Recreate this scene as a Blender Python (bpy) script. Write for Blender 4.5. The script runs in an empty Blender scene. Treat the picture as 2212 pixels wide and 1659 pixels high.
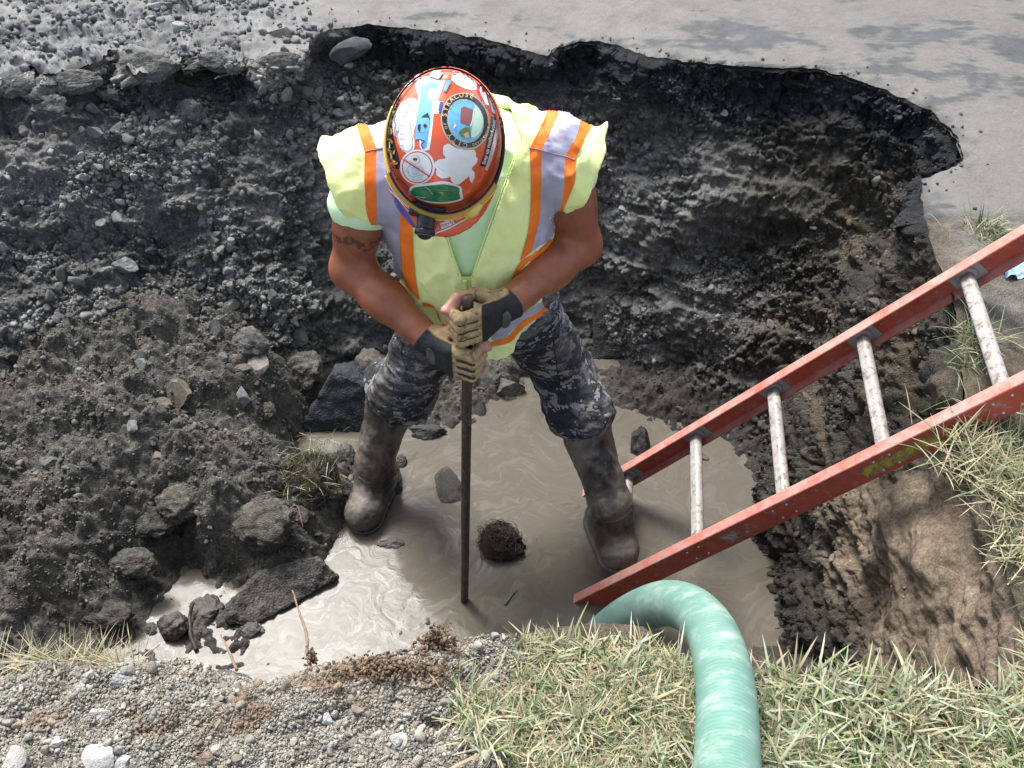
import bpy, bmesh, math, random
import numpy as np
from mathutils import Vector, Matrix

SC = bpy.context.scene
COL = SC.collection
# ------------------------------------------------------------------ camera, sky, sun, exposure
CAM_H = 2.6
PITCH = math.radians(47.6)
FPX = 1991.0                      # focal length in units of a 2212-wide picture
cd = bpy.data.cameras.new("camera")
cam = bpy.data.objects.new("camera", cd)
COL.objects.link(cam)
cam.location = (0, 0, CAM_H)
cam.rotation_euler = (math.pi / 2 - PITCH, 0, 0)
cd.sensor_width = 36.0
cd.lens = 36.0 * FPX / 2212.0
cd.clip_start = 0.05
cd.clip_end = 600
SC.camera = cam

SUN_DIR = np.array([-0.26, 0.45, 0.93]); SUN_DIR = SUN_DIR / np.linalg.norm(SUN_DIR)
SUN_EL = math.asin(SUN_DIR[2])
SUN_AZ = math.atan2(SUN_DIR[0], SUN_DIR[1])
world = bpy.data.worlds.new("World")
SC.world = world
world.use_nodes = True
wt = world.node_tree
sky = wt.nodes.new("ShaderNodeTexSky")
sky.sky_type = 'NISHITA'
sky.sun_disc = False
sky.sun_elevation = SUN_EL
sky.sun_rotation = SUN_AZ
sky.dust_density = 3.0
sky.air_density = 0.8
bg = wt.nodes["Background"]
hs_ = wt.nodes.new('ShaderNodeHueSaturation'); hs_.inputs['Saturation'].default_value = 0.62
wt.links.new(sky.outputs[0], hs_.inputs['Color']); wt.links.new(hs_.outputs[0], bg.inputs[0])
bg.inputs[1].default_value = 0.135
sd = bpy.data.lights.new("sun", 'SUN')
sun = bpy.data.objects.new("sun", sd)
COL.objects.link(sun)
sd.energy = 2.25
sd.angle = math.radians(19)
sd.color = (1.0, 0.985, 0.965)
sun.rotation_euler = Vector(SUN_DIR).to_track_quat('Z', 'Y').to_euler()
sun.location = (-3, 5, 9)
SC.view_settings.view_transform = 'Standard'
SC.view_settings.look = 'None'
SC.view_settings.exposure = 1.27
SC.view_settings.gamma = 1.0
SC.cycles.max_bounces = 6
SC.cycles.diffuse_bounces = 3
SC.cycles.caustics_reflective = False
SC.cycles.caustics_refractive = False

# ------------------------------------------------------------------ picture <-> world
SP, CP = math.sin(PITCH), math.cos(PITCH)
CAM = np.array([0, 0, CAM_H])
def ray(u, v):
    """direction (unit camera depth) of a picture point, 2212 x 1659 units"""
    u = np.asarray(u, float); v = np.asarray(v, float)
    x = (u - 1106) / FPX; y = (v - 829.5) / FPX
    return np.stack([x, CP - SP * y, -(SP + CP * y)], -1)
def at_z(u, v, z):
    r = ray(u, v); t = (np.asarray(z, float) - CAM_H) / r[..., 2]
    return CAM + r * t[..., None]
def at_y(u, v, y):
    r = ray(u, v); t = np.asarray(y, float) / r[..., 1]
    return CAM + r * t[..., None]
def at_d(u, v, d):
    return CAM + ray(u, v) * np.asarray(d, float)[..., None]
def pix(P):
    P = np.asarray(P, float) - CAM
    zc = P[..., 1] * CP - P[..., 2] * SP
    yd = -P[..., 2] * CP - P[..., 1] * SP
    return np.stack([1106 + FPX * P[..., 0] / zc, 829.5 + FPX * yd / zc, zc], -1)

# ------------------------------------------------------------------ noise
_rs = np.random.RandomState(7)
_perm = _rs.permutation(256).astype(np.int64); _perm = np.concatenate([_perm, _perm, _perm])
_grad = _rs.normal(size=(256, 3)); _grad /= np.linalg.norm(_grad, axis=1)[:, None]
_jit = _rs.rand(256, 3)
def perlin(P):
    P = np.asarray(P, float)
    i = np.floor(P).astype(np.int64); f = P - i
    i &= 255
    w = f * f * f * (f * (f * 6 - 15) + 10)
    out = np.zeros(P.shape[0])
    for dx in (0, 1):
        wx = w[:, 0] if dx else 1 - w[:, 0]
        for dy in (0, 1):
            wy = w[:, 1] if dy else 1 - w[:, 1]
            for dz in (0, 1):
                wz = w[:, 2] if dz else 1 - w[:, 2]
                h = _perm[_perm[_perm[(i[:, 0] + dx) & 255] + ((i[:, 1] + dy) & 255)] + ((i[:, 2] + dz) & 255)]
                g = _grad[h]
                out += wx * wy * wz * (g[:, 0] * (f[:, 0] - dx) + g[:, 1] * (f[:, 1] - dy) + g[:, 2] * (f[:, 2] - dz))
    return out * 1.6
def fbm(P, scale, octs=4, gain=0.5, seed=0.0):
    P = np.asarray(P, float) * scale + seed * 17.31
    a, o = 1.0, np.zeros(P.shape[0])
    for k in range(octs):
        o += a * perlin(P + k * 31.7); P = P * 2.03; a *= gain
    return o
def worley(P, scale, seed=0):
    """distance to nearest and second nearest cell point, and that cell's random number"""
    P = np.asarray(P, float) * scale + seed * 9.7
    b = np.floor(P).astype(np.int64)
    d1 = np.full(P.shape[0], 9.0); d2 = d1.copy(); rid = np.zeros(P.shape[0])
    for dx in (-1, 0, 1):
        for dy in (-1, 0, 1):
            for dz in (-1, 0, 1):
                c = b + (dx, dy, dz); cm = c & 255
                h = _perm[_perm[_perm[cm[:, 0]] + cm[:, 1]] + cm[:, 2]]
                d = np.linalg.norm(c + _jit[h] - P, axis=1)
                n = d < d1
                d2 = np.where(n, d1, np.minimum(d2, d)); rid = np.where(n, h / 255.0, rid); d1 = np.where(n, d, d1)
    return d1, d2, rid
def dome(d): return .45 - 1.15 * d * d
def sstep(a, b, x):
    t = np.clip((x - a) / (b - a), 0, 1); return t * t * (3 - 2 * t)

# ------------------------------------------------------------------ meshes and objects
def mesh(name, V, F, smooth=True, cols=None, attrs=None, fmat=None):
    """F: one (n,k) array or a list of such arrays"""
    if isinstance(F, np.ndarray): F = [F]
    F = [np.asarray(f, np.int64) for f in F if len(f)]
    V = np.asarray(V, np.float32)
    used = np.unique(np.concatenate([f.ravel() for f in F]))
    if len(used) < len(V):                    # drop points no face uses
        mp = np.zeros(len(V), np.int64); mp[used] = np.arange(len(used)); F = [mp[f] for f in F]
        if cols is not None: cols = np.broadcast_to(np.asarray(cols), (len(V), 3))[used]
        attrs = {k: np.asarray(x)[used] for k, x in (attrs or {}).items()}
        V = V[used]
    me = bpy.data.meshes.new(name)
    me.vertices.add(len(V)); me.vertices.foreach_set("co", V.ravel())
    nl = sum(f.size for f in F); nf = sum(len(f) for f in F)
    me.loops.add(nl); me.polygons.add(nf)
    me.loops.foreach_set("vertex_index", np.concatenate([f.ravel() for f in F]).astype(np.int32))
    tot = np.concatenate([np.full(len(f), f.shape[1]) for f in F]); st = np.concatenate([[0], np.cumsum(tot)[:-1]])
    me.polygons.foreach_set("loop_start", st.astype(np.int32))
    if smooth: me.polygons.foreach_set("use_smooth", np.ones(nf, bool))
    if fmat is not None: me.polygons.foreach_set("material_index", np.asarray(fmat, np.int32))
    me.update(calc_edges=True)
    if cols is not None:
        a = me.color_attributes.new("tint", 'FLOAT_COLOR', 'POINT')
        c = np.ones((len(V), 4), np.float32); c[:, :3] = cols
        a.data.foreach_set("color", c.ravel())
    for k, x in (attrs or {}).items():
        a = me.attributes.new(k, 'FLOAT', 'POINT'); a.data.foreach_set("value", np.asarray(x, np.float32))
    me.validate()
    return me
def obj(name, me, mats, parent=None, label=None, cat=None, group=None, kind=None, loc=None):
    o = bpy.data.objects.new(name, me)
    COL.objects.link(o)
    for m in (mats if isinstance(mats, (list, tuple)) else [mats]):
        me.materials.append(m)
    if parent is not None:
        o.parent = parent
        o.matrix_parent_inverse = Matrix.Translation(parent.location).inverted() if parent.parent is None else Matrix()
    if loc is not None:                       # move the origin without moving the mesh
        me.transform(Matrix.Translation(-Vector(loc))); o.location = loc
    tag(o, label, cat, group, kind)
    return o
def tag(o, label=None, cat=None, group=None, kind=None):
    if label: o["label"] = label
    if cat: o["category"] = cat
    if group: o["group"] = group
    if kind: o["kind"] = kind
def thing(name, loc, label, cat, group=None):
    o = bpy.data.objects.new(name, None); COL.objects.link(o)
    o.location = [float(x) for x in loc]; o.empty_display_size = 0.1
    tag(o, label, cat, group)
    return o
def grid_faces(n, m, wrap=False):
    """quads of an n x m vertex grid (row-major)"""
    i = np.arange(n if wrap else n - 1)[:, None]; j = np.arange(m - 1)[None, :]
    i2 = (i + 1) % n
    return np.stack([i * m + j + 0 * i, i2 * m + j, i2 * m + j + 1, i * m + j + 1], -1).reshape(-1, 4)
def resample(P, step=None, n=None):
    P = np.asarray(P, float); s = np.concatenate([[0], np.cumsum(np.linalg.norm(np.diff(P, axis=0), axis=1))])
    if n is None: n = max(2, int(s[-1] / step) + 1)
    q = np.linspace(0, s[-1], n)
    return np.stack([np.interp(q, s, P[:, k]) for k in range(P.shape[1])], -1), q
def spline(P, n):
    """Catmull-Rom through P, n samples"""
    P = np.asarray(P, float); P = np.vstack([2 * P[0] - P[1], P, 2 * P[-1] - P[-2]])
    t = np.linspace(0, len(P) - 3 - 1e-9, n); i = t.astype(int); f = (t - i)[:, None]
    a, b, c, d = P[i], P[i + 1], P[i + 2], P[i + 3]
    return 0.5 * (2 * b + (c - a) * f + (2 * a - 5 * b + 4 * c - d) * f ** 2 + (3 * b - a - 3 * c + d) * f ** 3)
def tube(C, R, nseg=12, caps=True, ref=(0, 0, 1), prof=None):
    """swept tube: centres C (n,3), radii R (n) or scalar"""
    C = np.asarray(C, float); n = len(C); R = np.broadcast_to(np.asarray(R, float), (n,))
    T = np.gradient(C, axis=0); T /= np.linalg.norm(T, axis=1)[:, None]
    N = np.zeros_like(C); up = np.asarray(ref, float)
    for i in range(n):
        x = up - T[i] * up.dot(T[i])
        if np.linalg.norm(x) < 1e-3: x = np.array([1.0, 0.2, 0]) - T[i] * T[i][0]
        N[i] = x / np.linalg.norm(x); up = N[i]
    B = np.cross(T, N)
    a = np.linspace(0, 2 * math.pi, nseg, endpoint=False)
    px, py = (np.cos(a), np.sin(a)) if prof is None else (prof[:, 0], prof[:, 1])
    V = C[:, None] + R[:, None, None] * (px[None, :, None] * N[:, None] + py[None, :, None] * B[:, None])
    V = V.reshape(-1, 3); k = len(px)
    i = np.arange(n - 1)[:, None]; j = np.arange(k)[None]; j2 = (j + 1) % k
    F = [np.stack([i * k + j, i * k + j2, (i + 1) * k + j2, (i + 1) * k + j], -1).reshape(-1, 4)]
    if caps:
        V = np.vstack([V, C[:1], C[-1:]]); c0, c1 = n * k, n * k + 1; jj = np.arange(k); j3 = (jj + 1) % k
        F.append(np.vstack([np.stack([np.full(k, c0), j3, jj], -1), np.stack([np.full(k, c1), (n - 1) * k + jj, (n - 1) * k + j3], -1)]))
    return V, F
def merge(parts):
    """[(V, [F..]), ...] -> (V, [F..])"""
    Vs, Fs, o = [], {}, 0
    for V, F in parts:
        for f in (F if isinstance(F, list) else [F]):
            Fs.setdefault(f.shape[1], []).append(f + o)
        Vs.append(V); o += len(V)
    return np.vstack(Vs), [np.vstack(x) for x in Fs.values()]
def box(c, ax, half, bev=0.0):
    """oriented box: centre, 3 axes (rows), half sizes; edges bevelled"""
    bm = bmesh.new(); bmesh.ops.create_cube(bm, size=2.0)
    for v in bm.verts: v.co = Vector((v.co.x * half[0], v.co.y * half[1], v.co.z * half[2]))
    if bev: bmesh.ops.bevel(bm, geom=bm.edges[:], offset=bev, segments=2, affect='EDGES', profile=0.6)
    bmesh.ops.triangulate(bm, faces=bm.faces[:])
    bm.verts.index_update()
    V = np.array([v.co[:] for v in bm.verts]); F = np.array([[v.index for v in f.verts] for f in bm.faces]); bm.free()
    return np.asarray(c) + V @ np.asarray(ax, float), [F]
_ico = {}
def ico(s):
    if s not in _ico:
        bm = bmesh.new(); bmesh.ops.create_icosphere(bm, subdivisions=s, radius=1.0)
        _ico[s] = (np.array([v.co[:] for v in bm.verts]), np.array([[v.index for v in f.verts] for f in bm.faces])); bm.free()
    return _ico[s]
def rock_shape(rng, sub=3, planes=9, rough=0.06, scale=2.0, squash=(1, 0.8, 0.65), dr=(.36, .78)):
    V, F = ico(sub); V = V.copy()
    if sub <= 2: V = V * rng.uniform(.72, 1.12, (len(V), 1))
    for k in range(planes):
        n = rng.normal(size=3); n /= np.linalg.norm(n)
        d = rng.uniform(*dr); h = V @ n
        V -= np.maximum(h - d, 0)[:, None] * n
    V = V * np.asarray(squash)
    if rough:
        nn = V / np.linalg.norm(V, axis=1)[:, None]
        V = V + nn * (rough * fbm(V + rng.uniform(0, 50, 3), scale, 4))[:, None]
    return V, F
def rand_rot(rng):
    q = rng.normal(size=4); q /= np.linalg.norm(q); w, x, y, z = q
    return np.array([[1 - 2 * (y * y + z * z), 2 * (x * y - z * w), 2 * (x * z + y * w)], [2 * (x * y + z * w), 1 - 2 * (x * x + z * z), 2 * (y * z - x * w)], [2 * (x * z - y * w), 2 * (y * z + x * w), 1 - 2 * (x * x + y * y)]])
def scatter_stones(P, N, size, tint, rng, sub=1, sink=0.25, nlib=14, planes=7):
    """many small stones as one mesh: centres P, normals N, sizes, tints (n,3)"""
    lib = [rock_shape(rng, sub, planes, 0.10 if sub > 1 else 0.0, 2.2, (1, rng.uniform(.6, .95), rng.uniform(.5, .8))) for _ in range(nlib)]
    which = rng.randint(0, nlib, len(P)); Vs, Fs, Cs, o = [], [], [], 0
    for k in range(nlib):
        idx = np.where(which == k)[0]
        if not len(idx): continue
        V, F = lib[k]
        R = np.stack([rand_rot(rng) for _ in idx])
        W = np.einsum('nij,vj->nvi', R, V) * size[idx][:, None, None] + (P[idx] + N[idx] * (size[idx] * (0.5 - sink))[:, None])[:, None]
        Vs.append(W.reshape(-1, 3)); Fs.append((F[None] + (np.arange(len(idx)) * len(V))[:, None, None]).reshape(-1, 3) + o)
        Cs.append(np.repeat(tint[idx], len(V), 0)); o += len(idx) * len(V)
    return np.vstack(Vs), np.vstack(Fs), np.vstack(Cs)
def face_samples(V, F, n, rng, weight=None):
    """random points on quads/tris -> positions, normals"""
    a, b, c = V[F[:, 0]], V[F[:, 1]], V[F[:, 2]]
    d = V[F[:, 3]] if F.shape[1] == 4 else c
    nr = np.cross(c - a, d - b) if F.shape[1] == 4 else np.cross(b - a, c - a)
    ar = np.linalg.norm(nr, axis=1) + 1e-12; nr = nr / ar[:, None]
    w = ar if weight is None else ar * weight
    i = rng.choice(len(F), n, p=w / w.sum())
    s, t = rng.rand(n, 1), rng.rand(n, 1)
    return (a[i] * (1 - s) + b[i] * s) * (1 - t) + (d[i] * (1 - s) + c[i] * s) * t, nr[i], i

# ------------------------------------------------------------------ materials
class NT:
    def __init__(self, name):
        self.m = bpy.data.materials.new(name); self.m.use_nodes = True
        self.t = self.m.node_tree; self.b = self.t.nodes["Principled BSDF"]
    def n(self, kind, **kw):
        x = self.t.nodes.new("ShaderNode" + kind)
        for k, v in kw.items():
            if isinstance(k, str) and hasattr(x, k): setattr(x, k, v)
        return x
    def put(self, sock, v):
        if isinstance(v, bpy.types.NodeSocket): self.t.links.new(v, sock)
        elif isinstance(v, (tuple, list)) and len(v) == 3 and sock.type == 'RGBA': sock.default_value = (*v, 1)
        else: sock.default_value = v
    def set(self, **kw):
        for k, v in kw.items(): self.put(self.b.inputs[k.replace("_", " ")], v)
        return self
    def coord(self, which="Object"): return self.n("TexCoord").outputs[which]
    def attr(self, name, out="Color"):
        return self.n("Attribute", attribute_name=name).outputs[out]
    def noise(self, scale, detail=4, rough=0.55, vec=None, dist=0.0, out="Fac"):
        x = self.n("TexNoise"); x.inputs["Scale"].default_value = scale; x.inputs["Detail"].default_value = detail
        x.inputs["Roughness"].default_value = rough; x.inputs["Distortion"].default_value = dist
        self.put(x.inputs["Vector"], vec if vec is not None else self.coord()); return x.outputs[out]
    def voronoi(self, scale, vec=None, out="Distance", feature='F1'):
        x = self.n("TexVoronoi", feature=feature); x.inputs["Scale"].default_value = scale
        self.put(x.inputs["Vector"], vec if vec is not None else self.coord()); return x.outputs[out]
    def ramp(self, fac, stops, interp='LINEAR'):
        x = self.n("ValToRGB"); r = x.color_ramp; r.interpolation = interp
        while len(r.elements) < len(stops): r.elements.new(0.5)
        for e, (p, c) in zip(r.elements, stops):
            e.position = p; e.color = (*c, 1) if isinstance(c, (tuple, list)) else (c, c, c, 1)
        self.put(x.inputs[0], fac); return x.outputs[0]
    def mix(self, fac, a, b, mode='MIX'):
        x = self.n("Mix", data_type='RGBA', blend_type=mode)
        self.put(x.inputs[0], fac); self.put(x.inputs[6], a); self.put(x.inputs[7], b); return x.outputs[2]
    def math(self, op, a, b=0.0, c=None):
        x = self.n("Math", operation=op); self.put(x.inputs[0], a); self.put(x.inputs[1], b)
        if c is not None: self.put(x.inputs[2], c)
        return x.outputs[0]
    def vmath(self, op, a, b=(0, 0, 0)):
        x = self.n("VectorMath", operation=op); self.put(x.inputs[0], a); self.put(x.inputs[1], b); return x.outputs[0]
    def bump(self, h, strength=0.4, dist=0.004, nrm=None):
        x = self.n("Bump"); x.inputs["Strength"].default_value = strength; x.inputs["Distance"].default_value = dist
        self.put(x.inputs["Height"], h)
        if nrm is not None: self.put(x.inputs["Normal"], nrm)
        return x.outputs[0]
def mat(name, color, rough=0.6, var=0.15, vscale=30, bump=0.0, bscale=200, bdist=0.002, **kw):
    """plain procedural surface: colour varied by noise, small bump"""
    t = NT(name)
    c = t.mix(t.ramp(t.noise(vscale, 5), [(0.3, 0.0), (0.7, 1.0)]), tuple(x * (1 - var) for x in color), tuple(min(1, x * (1 + var)) for x in color))
    t.set(Base_Color=c, Roughness=rough, **kw)
    if bump: t.set(Normal=t.bump(t.noise(bscale, 3), bump, bdist))
    return t.m
# ================================================================== TERRAIN
rng = np.random.RandomState(11)
def earth(name, base=1.0, rough=0.9, bump=0.6, spec=0.3, speck=0.35, fine=260):
    t = NT(name)
    c = t.attr("tint")
    n1 = t.noise(55, 6, 0.65); n2 = t.voronoi(fine, None, "Color")
    v = t.ramp(n1, [(0.28, 1 - speck), (0.72, 1 + speck)])
    c = t.mix(1.0, c, v, 'MULTIPLY')
    sp = t.n("SeparateColor"); t.put(sp.inputs[0], n2)
    c = t.mix(1.0, c, t.ramp(sp.outputs[0], [(0, 1 - speck * .7), (1, 1 + speck * .7)]), 'MULTIPLY')
    calm = t.math('SUBTRACT', 1.0, t.math('MULTIPLY', t.attr('calm', 'Fac'), .8))
    h = t.math('ADD', t.noise(150, 6, 0.7), t.math('MULTIPLY', t.voronoi(fine), -0.6))
    t.set(Base_Color=c, Roughness=rough, Normal=t.bump(t.math('MULTIPLY', h, calm), bump, 0.006))
    t.b.inputs["Specular IOR Level"].default_value = spec
    return t.m
M_WALL = earth("pit_earth", bump=1.0, speck=0.45)
M_WET = earth("wet_mud", rough=0.55, bump=0.5, spec=0.5)
M_STONE = earth("stone", bump=0.35, speck=0.22, fine=420)
M_SOIL = earth("dry_soil", bump=0.7, speck=0.3)

ZG = 1.0
far_px = [(-420, 215), (-300, 190), (-150, 178), (0, 172), (48, 157), (71, 149), (108, 166), (168, 149), (220, 131), (235, 110), (257, 106), (262, 145), (290, 166), (321, 162), (373, 146), (411, 114), (429, 112), (440, 131), (496, 147), (511, 144), (528, 122), (552, 128), (566, 142), (597, 149), (650, 144), (664, 116), (662, 97), (683, 76), (709, 65), (796, 52), (870, 60), (960, 68), (1030, 80), (1100, 98), (1150, 112), (1180, 120), (1200, 105), (1250, 90), (1290, 88), (1340, 100), (1400, 122), (1450, 128), (1560, 140), (1640, 145), (1700, 148), (1760, 147), (1830, 165), (1900, 190), (1960, 215), (2010, 240), (2050, 275), (2075, 310), (2080, 335), (2066, 350), (2020, 366), (1993, 380), (1987, 410), (1990, 440), (1998, 480), (2010, 520)]
rim_far0 = at_z(*np.array(far_px, float).T, ZG)
def rough_rim(R, a):
    R, s = resample(R, .0075); w = np.clip(np.minimum(s, s[-1] - s) / .05, 0, 1)
    for k in (0, 1): R[:, k] += w * a * (fbm(np.column_stack([s, 0 * s, 0 * s + k * 5]), 16, 3) + .45 * fbm(np.column_stack([s, 0 * s + 3, 0 * s + k * 5]), 55, 2))
    return R
rim_far = rough_rim(rim_far0, .011)
right_px = [(2022, 560), (2045, 610), (2062, 680), (2072, 760), (2080, 850), (2078, 930), (2092, 1000), (2128, 1100), (2165, 1220), (2205, 1330), (2226, 1420), (2212, 1480)]
rim_right = at_z(*np.array(right_px, float).T, ZG)
near_px = [(2130, 1492), (2040, 1486), (1950, 1478), (1850, 1462), (1750, 1450), (1640, 1452), (1560, 1450), (1480, 1440), (1430, 1402), (1395, 1352), (1290, 1348), (1200, 1362), (1080, 1378), (1000, 1382), (960, 1376), (930, 1392), (830, 1424), (720, 1442), (640, 1452), (590, 1476), (500, 1456), (420, 1432), (300, 1442), (200, 1424), (60, 1442), (0, 1470), (-200, 1480), (-420, 1490)]
rim_near = np.vstack([rim_right[-1:], at_z(*np.array(near_px, float).T, ZG)])
rim_left = np.array([[-1.75, 0.95, ZG], [-2.3, 1.5, ZG], [-2.5, 2.2, ZG]])
PIT_C = np.array([-0.2, 1.62])
# where the wall meets the pit bottom, keyed to rim points
foot_key = [(rim_far, (-420, 215), at_z(-420, 770, .38)), (rim_far, (-150, 178), at_z(-150, 770, .40)), (rim_far, (0, 172), at_z(0, 740, .40)), (rim_far, (220, 131), at_z(220, 700, .40)), (rim_far, (440, 131), at_z(450, 670, .36)),
            (rim_far, (597, 149), at_z(600, 720, .24)), (rim_far, (709, 65), at_z(710, 780, .10)), (rim_far, (870, 60), at_z(850, 820, .0)), (rim_far, (1030, 80), at_z(1010, 815, -.04)), (rim_far, (1290, 88), at_z(1290, 782, -.02)), (rim_far, (1450, 128), at_z(1420, 850, -.03)),
            (rim_far, (1640, 145), at_z(1500, 915, -.03)), (rim_far, (1830, 165), at_z(1560, 950, -.03)), (rim_far, (2010, 240), at_z(1600, 985, -.03)), (rim_far, (2080, 335), at_z(1618, 1020, -.03)), (rim_far, (1990, 440), at_z(1628, 1060, -.03)),
            (rim_right, (2062, 680), at_z(1642, 1130, -.03)), (rim_right, (2080, 850), at_z(1660, 1210, -.03)), (rim_right, (2092, 1000), at_z(1676, 1300, -.03)), (rim_right, (2165, 1220), at_z(1695, 1400, -.03)), (rim_right, (2226, 1420), at_z(1720, 1490, -.03))]

def wall_color(P, pixu, pixv, rel):
    """albedo by material zone: black asphalt crust, grey gravelly fill, brown clay at right"""
    n = len(P)
    g = fbm(P, 3.0, 4, seed=2); g2 = fbm(P, 14, 3, seed=5)
    c = np.array([0.136, 0.135, 0.126])[None] * (1 + 0.50 * g + 0.30 * g2)[:, None]
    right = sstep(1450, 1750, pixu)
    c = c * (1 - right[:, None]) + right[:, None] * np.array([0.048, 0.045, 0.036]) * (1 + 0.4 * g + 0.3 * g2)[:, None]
    brown = sstep(0.1, 0.5, fbm(P, 5, 3, seed=9)) * right * sstep(330, 480, pixv)
    c = c * (1 - .6 * brown[:, None]) + .6 * brown[:, None] * np.array([0.105, 0.080, 0.053])
    clay = sstep(1745, 1900, pixu + 60 * g) * sstep(960, 1080, pixv + 60 * g)
    c = c * (1 - clay[:, None]) + clay[:, None] * (np.array([0.145, 0.112, 0.080]) * (1 + 0.35 * g + .3 * g2)[:, None])
    # asphalt band under the road edge, right of the worker
    blk = sstep(640, 760, pixu) * sstep(0.74, 0.90, rel + 0.05 * g) * (1 - sstep(470, 560, pixv))
    blk = np.maximum(blk, 0.75 * sstep(-500, 300, pixu) * (1 - sstep(640, 760, pixu)) * sstep(0.70, 0.80, rel + .06 * g) * (1 - sstep(0.90, 0.95, rel + 0.03 * g)))
    c = c * (1 - blk[:, None]) + blk[:, None] * np.array([0.018, 0.019, 0.021]) * (1 + .3 * g2)[:, None]
    crust = (1 - sstep(640, 760, pixu)) * sstep(0.93, 0.96, rel + 0.03 * g)
    c = c * (1 - crust[:, None]) + crust[:, None] * np.array([0.20, 0.195, 0.18]) * (1 + .3 * g2)[:, None]
    return np.clip(c, 0.01, 1)

def build_wall(name, rim, key, step, tstep, under=0.07, label=None):
    R, s = resample(rim, step)
    ks, kf = [], []
    for (src, uv, f) in key:
        p = at_z(uv[0], uv[1], ZG); i = int(np.argmin(np.linalg.norm(R - p, axis=1)))
        ks.append(s[i]); kf.append(f)
    o = np.argsort(ks); ks = np.array(ks)[o]; kf = np.array(kf)[o]
    Ft = np.stack([np.interp(s, ks, kf[:, k]) for k in range(3)], -1)
    n = len(R); m = int(1.25 / tstep)
    t = np.linspace(0, 1.12, m)[None, :]
    g = np.clip(t, 0, 1) ** 1.25 + np.maximum(t - 1, 0) * 1.0
    smR = np.stack([np.convolve(np.pad(R[:, k], 40, mode='edge'), np.ones(81) / 81, 'valid') for k in range(3)], -1)
    w = np.exp(-(t / 0.12) ** 2)[..., None]
    base = R[:, None] * w + smR[:, None] * (1 - w)                       # jagged only at the crust
    P = base * (1 - g[..., None]) + Ft[:, None] * g[..., None]
    P[..., 2] = ZG * (1 - t) + Ft[:, 2][:, None] * t
    out = smR[:, :2] - PIT_C; out /= np.linalg.norm(out, axis=1)[:, None]
    uc = under * (sstep(0.045, 0.11, t) * (1 - sstep(0.16, 0.45, t)))
    amp = 0.5 + 0.8 * np.clip(fbm(smR * 1.0, 2.2, 2, seed=3), -0.5, 1)
    P[..., :2] += out[:, None] * (uc * amp[:, None])[..., None]
    Q = P.reshape(-1, 3)
    tt = np.broadcast_to(t, (n, m)).reshape(-1)
    du = np.gradient(P, axis=0); dv = np.gradient(P, axis=1); N = np.cross(du, dv).reshape(-1, 3)
    N /= np.linalg.norm(N, axis=1)[:, None] + 1e-9
    pit = np.concatenate([PIT_C, [0.4]]) - Q
    N *= np.sign((N * pit).sum(1))[:, None]
    uvp = pix(Q)
    fade = sstep(0.0, 0.03, tt)
    d1, d2, _ = worley(Q, 11, 1); e1, e2, _ = worley(Q, 30, 2)
    k1, k2, kr = worley(Q * [1, 1, 1.5], 24, 14); l1, l2, lr = worley(Q * [1, 1, 1.4], 55, 15)
    blocky = .020 * (kr - .5) - .016 * (1 - sstep(0, .22, k2 - k1)) + .010 * (lr - .5) - .006 * (1 - sstep(0, .25, l2 - l1))
    blocky = blocky * (.25 + 1.0 * sstep(-.25, .35, fbm(Q, 4, 3, seed=77)))
    strata = fbm(Q * np.array([1, 1, 5.0]), 2.6, 3, seed=8)
    smooth_clay = sstep(1745, 1900, uvp[:, 0]) * sstep(960, 1080, uvp[:, 1])
    led = fbm(Q * np.array([.8, .8, 3.2]), 3.4, 3, seed=19); ledge = .028 * sstep(-.15, .2, led) - .012
    h = 0.070 * fbm(Q, 3.0, 4, seed=1) + 0.016 * strata + ledge * sstep(.10, .22, tt) * (1 - .8 * smooth_clay) + (0.028 * dome(d1) + 0.012 * dome(e1) + blocky) * (1 - .8 * smooth_clay) + 0.014 * fbm(Q, 34, 4, seed=4) * (1 - .7 * smooth_clay)
    Q = Q + N * (h * fade)[:, None]
    # broken vertical edge of the crust
    ed = (1 - sstep(0.0, 0.06, tt)) * 0.0
    rel = 1 - tt
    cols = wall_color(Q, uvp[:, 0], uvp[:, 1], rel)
    wet = (1 - sstep(0.02, 0.16, Q[:, 2] + 0.03 * fbm(Q, 9, 2)))
    cols *= (1 - 0.35 * wet)[:, None]
    F = grid_faces(n, m)
    return Q, F, N, cols, tt, n, m, smooth_clay

W1 = build_wall("pit_wall", np.vstack([rim_far, rim_right]), foot_key, 0.0048, 0.0048)
near_key = [(rim_right, right_px[-1], at_z(1720, 1490, -.03) - [0, 0, .05])] + [(rim_near, near_px[i], np.array([x, y, -.1])) for i, x, y in ((0, .82, .95), (5, .5, .92), (9, .2, .98), (13, -.1, .93), (17, -.35, .88), (21, -.7, .86), (27, -1.5, .95))]
W2 = build_wall("near_wall", rim_near, near_key, 0.014, 0.016, under=0.05)
W2[0][:, 2] -= .022 * (1 - sstep(0, .12, W2[4])); W2[0][:, 1] -= .012 * (1 - sstep(0, .12, W2[4]))
left_key = [(rim_left, None, None)]
for nm, W in (("pit_bank", W1), ("near_pit_bank", W2)):
    Q, F, N, cols = W[:4]
    obj(nm, mesh(nm, Q, F, cols=cols, attrs={'calm': W[7]}), M_WALL, kind="structure", label="excavated gravelly earth side of the pit")

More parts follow.
